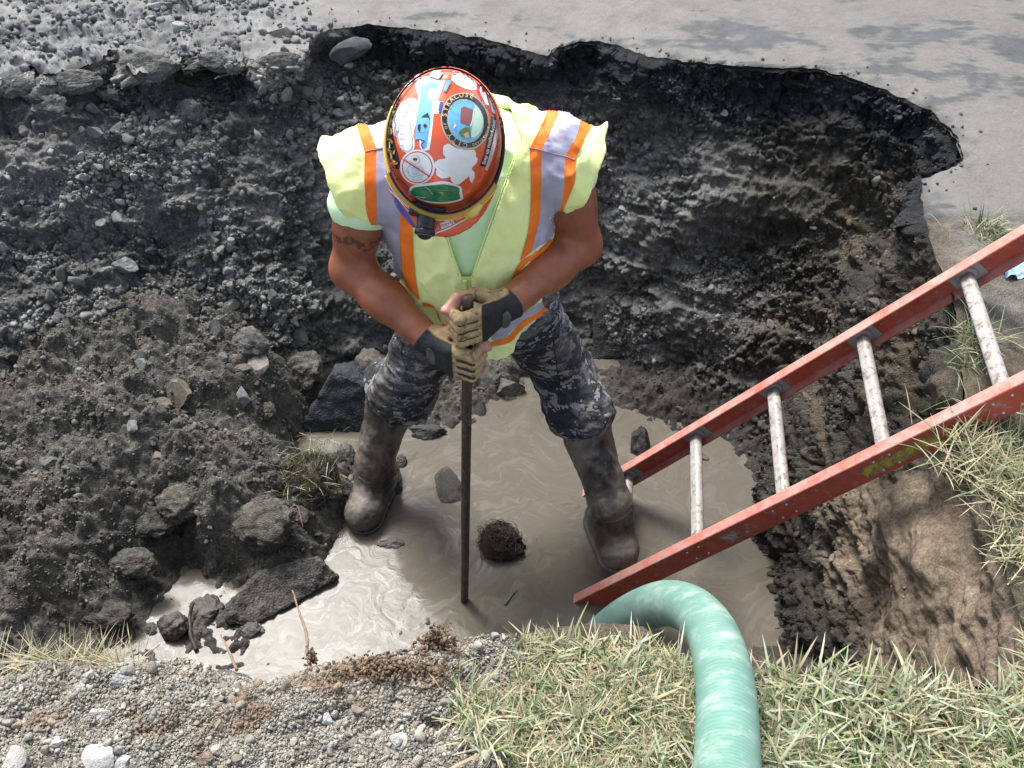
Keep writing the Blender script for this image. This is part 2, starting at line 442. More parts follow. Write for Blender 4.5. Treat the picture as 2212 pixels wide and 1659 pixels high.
# ---- pit bottom: height field through control points
ctl = [(-420, 770, .38), (-300, 1100, .22), (-300, 1400, .08), (0, 745, .40), (0, 1000, .30), (0, 1250, .17), (0, 1450, .06), (200, 710, .40), (200, 950, .33), (200, 1150, .24), (200, 1300, .11), (130, 1420, .03), (230, 1430, -.015),
       (450, 680, .36), (430, 850, .31), (430, 1000, .27), (450, 1120, .22), (330, 1200, .08), (420, 1205, .02), (600, 1100, .16), (680, 1050, .11), (690, 1150, .07), (728, 1195, -.03), (712, 985, .05), (700, 960, -.03), (650, 955, -.02),
       (560, 720, .26), (600, 850, .19), (640, 930, .03), (900, 1000, -.1), (1000, 1200, -.15), (1200, 1200, -.15), (600, 1400, -.06), (800, 1350, -.1), (1500, 1100, -.1), (1600, 1300, -.06),
       (390, 1270, -.012), (500, 1225, .03), (330, 1330, -.004), (370, 1400, -.015), (300, 1360, .01), (560, 1240, .05), (650, 1200, .045), (480, 1320, -.004), (560, 1340, -.01), (430, 1330, .012), (480, 1380, .004), (540, 1385, .006), (300, 1410, .006),
       (900, 868, .02), (980, 850, .03), (1060, 835, .03), (930, 930, .006), (880, 940, -.02), (1160, 838, -.03), (1100, 805, .05), (720, 900, -.03), (800, 900, -.03), (1290, 786, -.02), (1340, 830, .03), (1220, 800, .02),
       (1400, 855, .03), (1480, 910, .02), (1560, 965, -.01), (1640, 1100, -.01), (1655, 1300, -.01), (1690, 1430, -.01), (1250, 960, -.08), (1350, 1000, -.08)]
cp = np.array(ctl, float); C3 = at_z(cp[:, 0], cp[:, 1], cp[:, 2])
extra = np.array([[x, y, z] for x, y, z in ((.9, .9, .0), (.3, .9, -.12), (-.3, .85, -.12), (-.9, .8, -.06), (-1.6, .9, .1), (-2.4, 1.4, .3), (-2.4, 2.6, .5), (1.0, 2.2, .1), (.6, 2.9, .2), (-.4, 2.9, .2), (-1.4, 2.95, .5))])
C3 = np.vstack([C3, extra])
def tps(A, B):
    r = np.linalg.norm(A[:, None, :2] - B[None, :, :2], axis=2); return r ** 2 * np.log(r + 1e-6)
K = tps(C3, C3) + 1e-3 * np.eye(len(C3)); Pm = np.hstack([np.ones((len(C3), 1)), C3[:, :2]])
sol = np.linalg.solve(np.block([[K, Pm], [Pm.T, np.zeros((3, 3))]]), np.concatenate([C3[:, 2], np.zeros(3)]))
def floor_base(XY):
    out = np.zeros(len(XY))
    for i in range(0, len(XY), 20000):
        q = XY[i:i + 20000]; out[i:i + 20000] = tps(q, C3) @ sol[:len(C3)] + sol[-3] + q @ sol[-2:]
    return out
def floor_z(XY):
    XY = np.asarray(XY, float)
    b = floor_base(XY)
    P = np.column_stack([XY, b * 0])
    land = sstep(-0.015, 0.10, b)
    heap = sstep(0.08, 0.2, b)
    d1, d2, _ = worley(P, 7, 4); e1, e2, _ = worley(P, 19, 5); f1, f2, _ = worley(P, 45, 6)
    h = 0.035 * fbm(P, 5, 4, seed=6) * land + 0.012 * fbm(P, 18, 4, seed=7) * (0.45 + land)
    wet = np.clip(sstep(-.03, .0, b) * (1 - heap) + heap, 0, 1)
    k1, k2, kr = worley(P, 21, 24); l1, l2, lr = worley(P, 52, 25)
    h += heap * 0.075 * dome(d1) + land * (0.027 * dome(e1) + 0.010 * dome(f1) + .016 * fbm(P, 11, 3, seed=29))
    h += wet * (.35 + .65 * land) * (.022 * (kr - .5) - .013 * (1 - sstep(0, .30, k2 - k1)) + .009 * (lr - .5) - .005 * (1 - sstep(0, .25, l2 - l1)))
    h += sstep(-.04, -.01, b) * (1 - sstep(.02, .06, b)) * (.020 * fbm(P, 26, 3, seed=28))
    return b + h
xs = np.arange(-2.6, 1.25, 0.0058); ys = np.arange(0.62, 3.0, 0.0058)
X, Y = np.meshgrid(xs, ys, indexing='ij'); XY = np.column_stack([X.ravel(), Y.ravel()])
Zf = floor_z(XY); Pf = np.column_stack([XY, Zf])
# leave out what lies outside the pit
ring = np.vstack([rim_far, rim_right, rim_near, rim_left])[:, :2]
def inside(p, poly):
    c = np.zeros(len(p), bool); j = len(poly) - 1
    for i in range(len(poly)):
        a, b = poly[i], poly[j]
        t = ((a[1] > p[:, 1]) != (b[1] > p[:, 1])) & (p[:, 0] < (b[0] - a[0]) * (p[:, 1] - a[1]) / (b[1] - a[1] + 1e-12) + a[0])
        c ^= t; j = i
    return c
ctr = ring.mean(0)
keep = inside(XY, ctr + (ring - ctr) * 1.06)
Ff = grid_faces(len(xs), len(ys)); Ff = Ff[keep[Ff].all(1)]
g = fbm(Pf, 3.5, 4, seed=21); g2 = fbm(Pf, 22, 3, seed=22)
fc = np.array([0.104, 0.098, 0.084])[None] * (1 + .3 * g + .3 * g2)[:, None]
fc = fc * (1 - 0.30 * (1 - sstep(0.0, 0.09, Zf)))[:, None]
pfu = pix(Pf)
rt = sstep(1250, 1400, pfu[:, 0])[:, None]
fc = fc * (1 - .45 * rt)
obj("pit_floor", mesh("pit_floor", Pf, Ff, cols=np.clip(fc, .01, 1)), M_WALL, kind="structure", label="muddy rubble bottom of the pit")

# ---- muddy water
wx = np.linspace(-2.4, 1.2, 2); wy = np.linspace(0.66, 2.75, 2)
t = NT("muddy_water")
co = t.coord()
w1 = t.noise(2.2, 3, 0.5, co, 0.6, "Color")
warp = t.vmath('ADD', co, t.vmath('MULTIPLY', t.vmath('SUBTRACT', w1, (0.5, 0.5, 0.5)), (0.55, 0.55, 0)))
warp2 = t.vmath('ADD', warp, t.vmath('MULTIPLY', t.vmath('SUBTRACT', t.noise(9, 2, 0.5, warp, 0.8, "Color"), (0.5, 0.5, 0.5)), (0.10, 0.10, 0)))
sw = t.noise(9.0, 6, 0.6, t.vmath('MULTIPLY', warp2, (1.0, 2.2, 1.0)), 1.2)
band = t.math('FRACT', t.math('MULTIPLY', sw, 5.0))
band = t.math('ABSOLUTE', t.math('SUBTRACT', band, 0.5))
c = t.ramp(sw, [(0.30, (0.094, 0.083, 0.063)), (0.5, (0.114, 0.102, 0.080)), (0.72, (0.130, 0.118, 0.095))])
c = t.mix(t.ramp(band, [(0.40, 0.0), (0.5, 0.24)]), c, (0.20, 0.182, 0.155))
c = t.mix(t.ramp(band, [(0.0, 0.22), (0.08, 0.0)]), c, (0.085, 0.072, 0.054))
hb = t.math('ADD', t.noise(7, 2, 0.5, warp), t.math('MULTIPLY', t.noise(26, 3, 0.55, warp2), 0.30))
t.set(Base_Color=c, Roughness=t.ramp(sw, [(.35, .07), (.65, .22)]), Normal=t.bump(hb, 0.10, 0.02))
t.b.inputs["IOR"].default_value = 1.33; t.put(t.b.inputs["Specular IOR Level"], t.ramp(t.math("ADD", t.math("MULTIPLY", band, .9), t.math("MULTIPLY", t.noise(3.2, 5, .65, warp2), .8)), [(.40, .15), (.75, .22)]))
M_WATER = t.m
Vw = np.array([[-2.4, .66, 0], [1.2, .66, 0], [1.2, 2.75, 0], [-2.4, 2.75, 0]])
obj("water", mesh("water", Vw, np.array([[0, 1, 2, 3]])), M_WATER, kind="structure", label="brown muddy water standing in the pit")

# ---- ground sheets around the pit
def sheet(name, rim, target, step, mat_, fz, fcol, near=0.9, label=None, nstep=0.011):
    R, s = resample(rim, step)
    k = np.linspace(0, 1, len(R)); d = R[:, :2] - PIT_C
    T = np.stack([np.interp(s, np.linspace(0, s[-1], len(target)), np.asarray(target, float)[:, q]) for q in range(2)], -1)
    dist = np.concatenate([np.arange(0, near, nstep), near * 1.12 ** np.arange(0, 40)]); dist = dist[dist < 60]
    L = np.linalg.norm(T - R[:, :2], axis=1)[:, None]
    a = np.minimum(dist[None] / L, 1.0)
    P = np.zeros((len(R), len(dist), 3))
    kk = max(3, int(.12 / step)) | 1
    Rs = np.stack([np.convolve(np.pad(R[:, q], kk // 2, mode='edge'), np.ones(kk) / kk, 'valid') for q in range(2)], -1)
    jf = np.exp(-dist / .09)[None, :, None]
    P[..., :2] = (R[:, None, :2] * jf + Rs[:, None] * (1 - jf)) * (1 - a[..., None]) + T[:, None] * a[..., None]
    Q = P.reshape(-1, 3); dd = np.broadcast_to(dist[None], (len(R), len(dist))).reshape(-1)
    Q[:, 2] = ZG + fz(Q, dd)
    F = grid_faces(len(R), len(dist))
    o = obj(name, mesh(name, Q, F, cols=fcol(Q, dd)), mat_, kind="structure", label=label)
    return Q, F
def road_z(Q, d):
    u = pix(Q)[:, 0]; lf = 1 - sstep(560, 760, u)
    d1, _, _ = worley(Q, 16, 8); e1, _, _ = worley(Q, 40, 9)
    nearf = 1 - sstep(0.9, 2.0, d)
    k1, k2, kr = worley(Q, 19, 44); l1, l2, lr = worley(Q, 48, 45)
    z = lf * (0.04 * fbm(Q, 4, 4, seed=30) + .030 * dome(d1) + .010 * dome(e1) + .022 * (kr - .5) * sstep(-.3, .3, fbm(Q, 4, 2, seed=46)) - .010 * (1 - sstep(0, .2, k2 - k1)) + .010 * (lr - .5)) * nearf + 0.006 * fbm(Q, 2.5, 3, seed=31) + 0.0022 * fbm(Q, 30, 3, seed=32) * nearf
    z -= (0.014 + .008 * fbm(Q, 30, 3, seed=37)) * (1 - sstep(0.0, 0.05, d + .015 * fbm(Q, 18, 3, seed=38)))
    a = rim_far[-1, :2]; b = unit2(np.array([60, 3.2]) - a); q = Q[:, :2] - a; dl = np.abs(q[:, 0] * b[1] - q[:, 1] * b[0])
    z -= .05 * (1 - sstep(0, .14, dl)) * (Q[:, 0] > a[0])
    return z
def unit2(a): return a / np.linalg.norm(a)
def road_col(Q, d):
    u = pix(Q); g = fbm(Q, 3.0, 4, seed=33); g2 = fbm(Q, 22, 3, seed=34)
    c = np.array([0.122, 0.116, 0.102]) * (1 + .10 * g + .08 * g2)[:, None]
    lf = (1 - sstep(560, 800, u[:, 0] + 150 * g))[:, None]
    c = c * (1 - lf) + lf * np.array([0.142, 0.143, 0.137]) * (1 + .22 * g + .22 * g2)[:, None]
    # damp blotches where the mud has worn off the asphalt
    Pw = Q * np.array([0.8, 2.0, 1]) ; b = fbm(Pw, 2.6, 5, .62, seed=36)
    zone = sstep(1250, 1600, u[:, 0]) * (1 - sstep(150, 300, u[:, 1]))
    bl = sstep(-0.02, 0.32, b + .30 * g2 + .2 * fbm(Q, 60, 2, seed=39) - .42 * (1 - zone)) * 0.85
    c = c * (1 - bl[:, None]) + bl[:, None] * np.array([0.042, 0.046, 0.050])
    rimd = (1 - sstep(0.0, 0.06, d + .05 * g2)) * sstep(1350, 1480, u[:, 0]) * .6
    c = c * (1 - rimd[:, None]) + rimd[:, None] * np.array([0.05, 0.05, 0.05])
    return np.clip(c, .02, 1)
t = NT("road_mud"); c = t.attr("tint")
c = t.mix(1.0, c, t.ramp(t.noise(120, 6, .75), [(.3, .70), (.7, 1.28)]), 'MULTIPLY')
st = t.ramp(t.noise(14, 6, 0.75, t.vmath('MULTIPLY', t.coord(), (0.6, 2.2, 1))), [(.57, 0.0), (.70, 0.5)])
c = t.mix(st, c, (0.085, 0.085, 0.082))
pk = t.ramp(t.voronoi(95), [(0.05, 0.35), (0.16, 0.0)])
c = t.mix(pk, c, (0.20, 0.195, 0.185))
t.set(Base_Color=c, Roughness=t.ramp(t.noise(9, 4), [(.35, .55), (.65, .85)]), Normal=t.bump(t.noise(160, 6, .7), .35, .004))
M_ROAD = t.m
far_rim = rim_far
ROAD = sheet("road", far_rim, [(-60, 12), (-50, 45), (-20, 60), (0, 60), (30, 60), (55, 40), (60, 10), (60, 3.2)], 0.0085, M_ROAD, road_z, road_col, label="mud coated grey asphalt road surface beside the pit", near=1.6)
def soil_z(Q, d):
    u = pix(Q); gz = 1 - sstep(980, 1150, u[:, 0] + 230 * fbm(Q, 7, 4, seed=41))
    nearf = 1 - sstep(1.0, 2.5, d)
    d1, _, _ = worley(Q, 22, 12); e1, _, _ = worley(Q, 55, 13)
    near_side = 1 - sstep(0.95, 1.2, Q[:, 1])
    z = (0.022 * fbm(Q, 4.5, 4, seed=42) + (.024 * dome(d1) + .012 * dome(e1)) * (.35 + .65 * gz)) * nearf
    z += near_side * gz * 0.05 * sstep(0.0, 0.10, d) * nearf
    return z
def soil_col(Q, d):
    u = pix(Q); g = fbm(Q, 4, 4, seed=43); g2 = fbm(Q, 30, 3, seed=44)
    gz = (1 - sstep(980, 1150, u[:, 0] + 230 * fbm(Q, 7, 4, seed=41))) * (1 - sstep(0.95, 1.2, Q[:, 1]))
    c = np.array([0.085, 0.07, 0.048])[None] * (1 + .3 * g + .3 * g2)[:, None]
    c = c * (1 - gz[:, None]) + gz[:, None] * np.array([0.19, 0.172, 0.132]) * (1 + .2 * g + .25 * g2)[:, None]
    top = sstep(1.5, 1.75, Q[:, 1])[:, None] * sstep(.0, .1, d)[:, None]
    c = c * (1 - top) + top * np.array([0.135, 0.125, 0.105]) * (1 + .4 * g + .2 * g2)[:, None]
    return np.clip(c, .02, 1)
LAWN = sheet("lawn", np.vstack([rim_far[-14:], rim_right, rim_near]), [(60, 9), (60, 0), (50, -30), (0, -60), (-30, -50), (-60, -20), (-60, 3)], 0.0085, M_SOIL, soil_z, soil_col, near=0.75, label="lawn and bare soil round the near side of the pit")
# left end, out of the picture
Lr = np.vstack([rim_near[-1:], rim_left, rim_far[:1]])
sheet("verge", Lr, [(-60, 3), (-60, 6), (-60, 12)], 0.05, M_SOIL, lambda Q, d: 0 * d, lambda Q, d: np.full((len(Q), 3), .2), label="bare soil left of the pit", nstep=.05)
lk = [(rim_near, near_px[-1], np.array([-1.5, .98, .02])), (rim_far, far_px[0], at_z(-420, 770, .38))] + [(None, p, q) for p, q in ((rim_left[0], [-1.62, 1.15, .1]), (rim_left[1], [-2.0, 1.6, .2]), (rim_left[2], [-2.2, 2.1, .3]))]
W3 = build_wall("left", Lr, [(a, pix(b)[:2] if a is None else b, np.array(c)) for a, b, c in lk], .016, .016)
obj("end_pit_bank", mesh("end_pit_bank", W3[0], W3[1], cols=W3[3]), M_WALL, kind="structure", label="excavated earth side at the left end of the pit")
# ================================================================== STONES, RUBBLE, GRASS
FQ, FFq = Pf, Ff
_used = np.unique(Ff)
SURF = np.vstack([W1[0], Pf[_used], ROAD[0], LAWN[0]])
_sp = pix(SURF)
def surf(u, v, rad=7):
    """point of the terrain seen at a picture position"""
    d = (_sp[:, 0] - u) ** 2 + (_sp[:, 1] - v) ** 2
    i = np.where((d < rad * rad) & (_sp[:, 2] > 0.2))[0]
    if not len(i): return SURF[np.argmin(np.where(_sp[:, 2] > .2, d, 1e9))]
    j = i[np.argmin(_sp[i, 2])]
    z = _sp[j, 2]; k = i[_sp[i, 2] < z + 0.06]
    return SURF[k[np.argmin(d[k])]]
def grey(n, lo, hi, rng, warm=0.04):
    v = rng.uniform(lo, hi, n)[:, None]; w = rng.normal(0, warm, (n, 1))
    return np.clip(v * np.concatenate([1 + w, 1 + 0 * w, 1 - w * 1.4], 1), .01, 1)
def stuff(name, V, F, C, m, label, smooth=False):
    return obj(name, mesh(name, V, F, smooth=smooth, cols=C), m, kind="stuff", label=label)

# gravel bedded in the pit sides
Q, F, N, cols, tt, n_, m_ = W1[:7]
cen = Q[F].mean(1); cu = pix(cen); ctt = tt[F].mean(1)
inb = (cu[:, 0] > -250) & (cu[:, 0] < 2400)
g = fbm(cen, 4, 3, seed=50)
clayw = sstep(1745, 1900, cu[:, 0]) * sstep(960, 1080, cu[:, 1])
wgt = inb * (0.06 + sstep(-.1, .4, g) ** 1.5) * sstep(0.004, 0.02, ctt) * (1 - .93 * clayw) * (1 - .55 * sstep(1450, 1800, cu[:, 0])) * (1 + 1.2 * (1 - sstep(300, 900, cu[:, 0])) * sstep(.3, .6, ctt))
def wall_stones(n, lo, hi, sub, seed, p=2.2, sink=.30, topbias=None):
    r = np.random.RandomState(seed)
    w = wgt if topbias is None else wgt * topbias
    P, Nn, i = face_samples(Q, F, n, r, w)
    Nn = Nn * np.sign((Nn * N[F[i, 0]]).sum(1))[:, None]
    sz = lo + (hi - lo) * r.rand(n) ** p
    base = cols[F[i, 0]]
    tint = np.clip(base * r.uniform(0.75, 1.7, (n, 1)) + grey(n, 0.0, 0.05, r), .015, .6)
    V, FF, C = scatter_stones(P, Nn, sz, tint, r, sub=sub, sink=sink)
    return V, FF, C
a = wall_stones(30000, .0025, .0085, 1, 61); b = wall_stones(3000, .007, .019, 2, 62, 2.6)
up = 1 + 3 * np.exp(-((ctt - .22) / .10) ** 2)
c_ = wall_stones(900, .010, .032, 3, 63, 2.4, .30, up * (1 + 2.5 * (1 - sstep(600, 1000, cu[:, 0]))))
V, FF = merge([(x[0], [x[1]]) for x in (a, b, c_)]); stuff("bank_gravel", V, FF, np.vstack([a[2], b[2], c_[2]]), M_STONE, "grey stones bedded in the earth side of the pit")

# rubble on the pit bottom
cen = Pf[Ff].mean(1); cu = pix(cen); zb = cen[:, 2]
wgt2 = sstep(0.0, 0.03, zb) * ((cu[:, 0] > -300) & (cu[:, 1] < 1700)) * (0.3 + sstep(-.3, .4, fbm(cen, 6, 3, seed=51)))
wgt2 = wgt2 * (0.4 + 0.8 * sstep(0.05, .2, zb))
fcol = np.clip(fc, .01, 1)
def floor_stones(n, lo, hi, sub, seed, p=2.2, sink=.22):
    r = np.random.RandomState(seed)
    P, Nn, i = face_samples(Pf, Ff, n, r, wgt2); Nn = Nn * np.sign(Nn[:, 2])[:, None]
    sz = lo + (hi - lo) * r.rand(n) ** p
    tint = np.clip(fcol[Ff[i, 0]] * r.uniform(.8, 1.6, (n, 1)), .02, .6)
    return scatter_stones(P, Nn, sz, tint, r, sub=sub, sink=sink)
a = floor_stones(26000, .0025, .0085, 1, 71); b = floor_stones(2600, .006, .018, 2, 72, 2.4)
V, FF = merge([(x[0], [x[1]]) for x in (a, b)]); stuff("rubble", V, FF, np.vstack([a[2], b[2]]), M_STONE, "muddy grey-brown crumbs and stones heaped on the pit bottom")

# loose stones on the left part of the road
RQ, RF = ROAD; cen = RQ[RF].mean(1); cu = pix(cen)
wr = ((cu[:, 1] > -120) & (cu[:, 0] > -300)) * ((1 - sstep(500, 800, cu[:, 0])) + .0015) * (0.15 + sstep(-.2, .5, fbm(cen, 5, 3, seed=52)))
r = np.random.RandomState(81); n = 5200
P, Nn, i = face_samples(RQ, RF, n, r, wr); Nn = np.abs(Nn[:, 2:]) * [[0, 0, 1.0]]
V, FF, C = scatter_stones(P, Nn, .003 + .022 * r.rand(n) ** 4, grey(n, .11, .22, r, .02), r, sub=2, sink=.25)
rimd = np.sqrt(((cen[:, None, :2] - rim_far[::12][None, :, :2]) ** 2).sum(2)).min(1)
wr2 = np.exp(-rimd / .022) * (cu[:, 0] > 700) * (cu[:, 1] > -50)
P, Nn, i = face_samples(RQ, RF, 420, r, wr2 + 1e-12)
a = scatter_stones(P, np.tile([0, 0, 1.0], (420, 1)), .0015 + .009 * r.rand(420) ** 4, grey(420, .04, .14, r, .01), r, sub=1, sink=.3)
P, Nn, i = face_samples(RQ, RF, 4200, r, (cu[:, 1] > -80) * (cu[:, 0] > 500) * sstep(-.3, .5, fbm(cen, 3, 3, seed=59)) + 1e-12)
b = scatter_stones(P, np.tile([0, 0, 1.0], (4200, 1)), .0009 + .0026 * r.rand(4200) ** 4, grey(4200, .07, .19, r, .02), r, sub=1, sink=.3)
V, FF = merge([(V, [FF]), (a[0], [a[1]]), (b[0], [b[1]])]); FF = FF[0]; C = np.vstack([C, a[2], b[2]])
stuff("road_gravel", V, FF, C, M_STONE, "pale broken stones strewn over the edge of the road")

# crumbly gravel in the foreground
LQ, LF = LAWN; cen = LQ[LF].mean(1); cu = pix(cen)
gz = (1 - sstep(980, 1150, cu[:, 0] + 230 * fbm(cen, 7, 4, seed=41))) * (cen[:, 1] < 1.0) * (cu[:, 1] < 1850) * (cu[:, 0] > -250)
r = np.random.RandomState(82)
tips = []
for n, lo, hi, sub, p in ((46000, .0014, .0042, 1, 1.5), (14000, .0022, .0064, 2, 1.8), (520, .006, .013, 3, 2.2)):
    P, Nn, i = face_samples(LQ, LF, n, r, gz * (cu[:, 2] > .5) + 1e-9); Nn = Nn * np.sign(Nn[:, 2])[:, None]
    br = .85 * sstep(.20, .55, .7 * fbm(P, 9, 3, seed=55) + .5 * np.exp(-((pix(P)[:, 0] - 830) / 160) ** 2) * (pix(P)[:, 1] < 1540))[:, None]
    tint = grey(n, .21, .35, r, .03) * [1, .935, .78] * r.uniform(.62, 1.28, (n, 1))
    tint = tint * (1 - br) + br * np.array([.19, .13, .085]) * r.uniform(.7, 1.4, (n, 1))
    tips.append(scatter_stones(P, Nn, lo + (hi - lo) * r.rand(n) ** p, tint, r, sub=sub, sink=.15, planes=5))
V, FF = merge([(x[0], [x[1]]) for x in tips]); stuff("gravel", V, FF, np.vstack([x[2] for x in tips]), M_STONE, "pale crumbly gravel heaped along the near edge of the pit")

# ---- single rocks and lumps one can point at
def nm_clod(n): return n == 'clod'
def rock(name, u, v, wpx, hpx, tint, label, cat, group=None, seed=0, z=None, planes=9, rough=.07, sub=5, flat=.65, ang=0.0, sink=.25, m=None, zs=1.0):
    """a rock whose outline is about wpx x hpx in the picture, resting on the ground seen there"""
    r = np.random.RandomState(900 + seed)
    p = surf(u, v) if z is None else at_z(u, v, z)
    d = pix(p)[2]; sx, sy = wpx * d / FPX / 2, hpx * d / FPX / 2
    V, F = rock_shape(r, sub, planes, rough, 2.4, (1, 1, 1)) if rough <= .1 else rock_shape(r, sub, 4, rough, 2.0, (1, 1, 1), (.62, .9))
    V = V / np.abs(V).max(0)
    # long side across the view, then turned by ang about the line of sight from the surface
    view = -ray(u, v); view /= np.linalg.norm(view); right = np.array([1.0, 0, 0]); upv = np.cross(view, right)
    ca, sa = math.cos(ang), math.sin(ang)
    ax = np.stack([ca * right + sa * upv, -sa * right + ca * upv, view])
    if rough > .1:
        V = V + V * (.13 * (.5 - worley(V, 2.2, seed % 9)[0]) + .09 * (.5 - worley(V, 6, seed % 7)[0]) + .06 * (.5 - worley(V, 15, 2)[0]))[:, None]
    hz = flat * min(sx, sy) * zs
    W = p + (V * [sx, sy, hz]) @ ax + view * hz * (1 - 2 * sink) * .6
    if rough > .1: sink = max(sink, .42); m = m or M_WALL
    c = np.asarray(tint) * ((.50 if nm_clod(name) else .68) if v < 1400 else .8) * (1 + .25 * fbm(W, 30, 3, seed=seed) + .15 * fbm(W, 120, 2))[:, None]
    return obj(name, mesh(name, W, F, smooth=False, cols=np.clip(c, .01, .8)), m or M_STONE, label=label, cat=cat, group=group, loc=list(map(float, p)))
G1, G2, BR, MUD, BLK = (.19, .197, .194), (.13, .135, .13), (.19, .167, .13), (.12, .11, .088), (.028, .029, .032)
GR = "rocks lying in the rubble"
k = 0
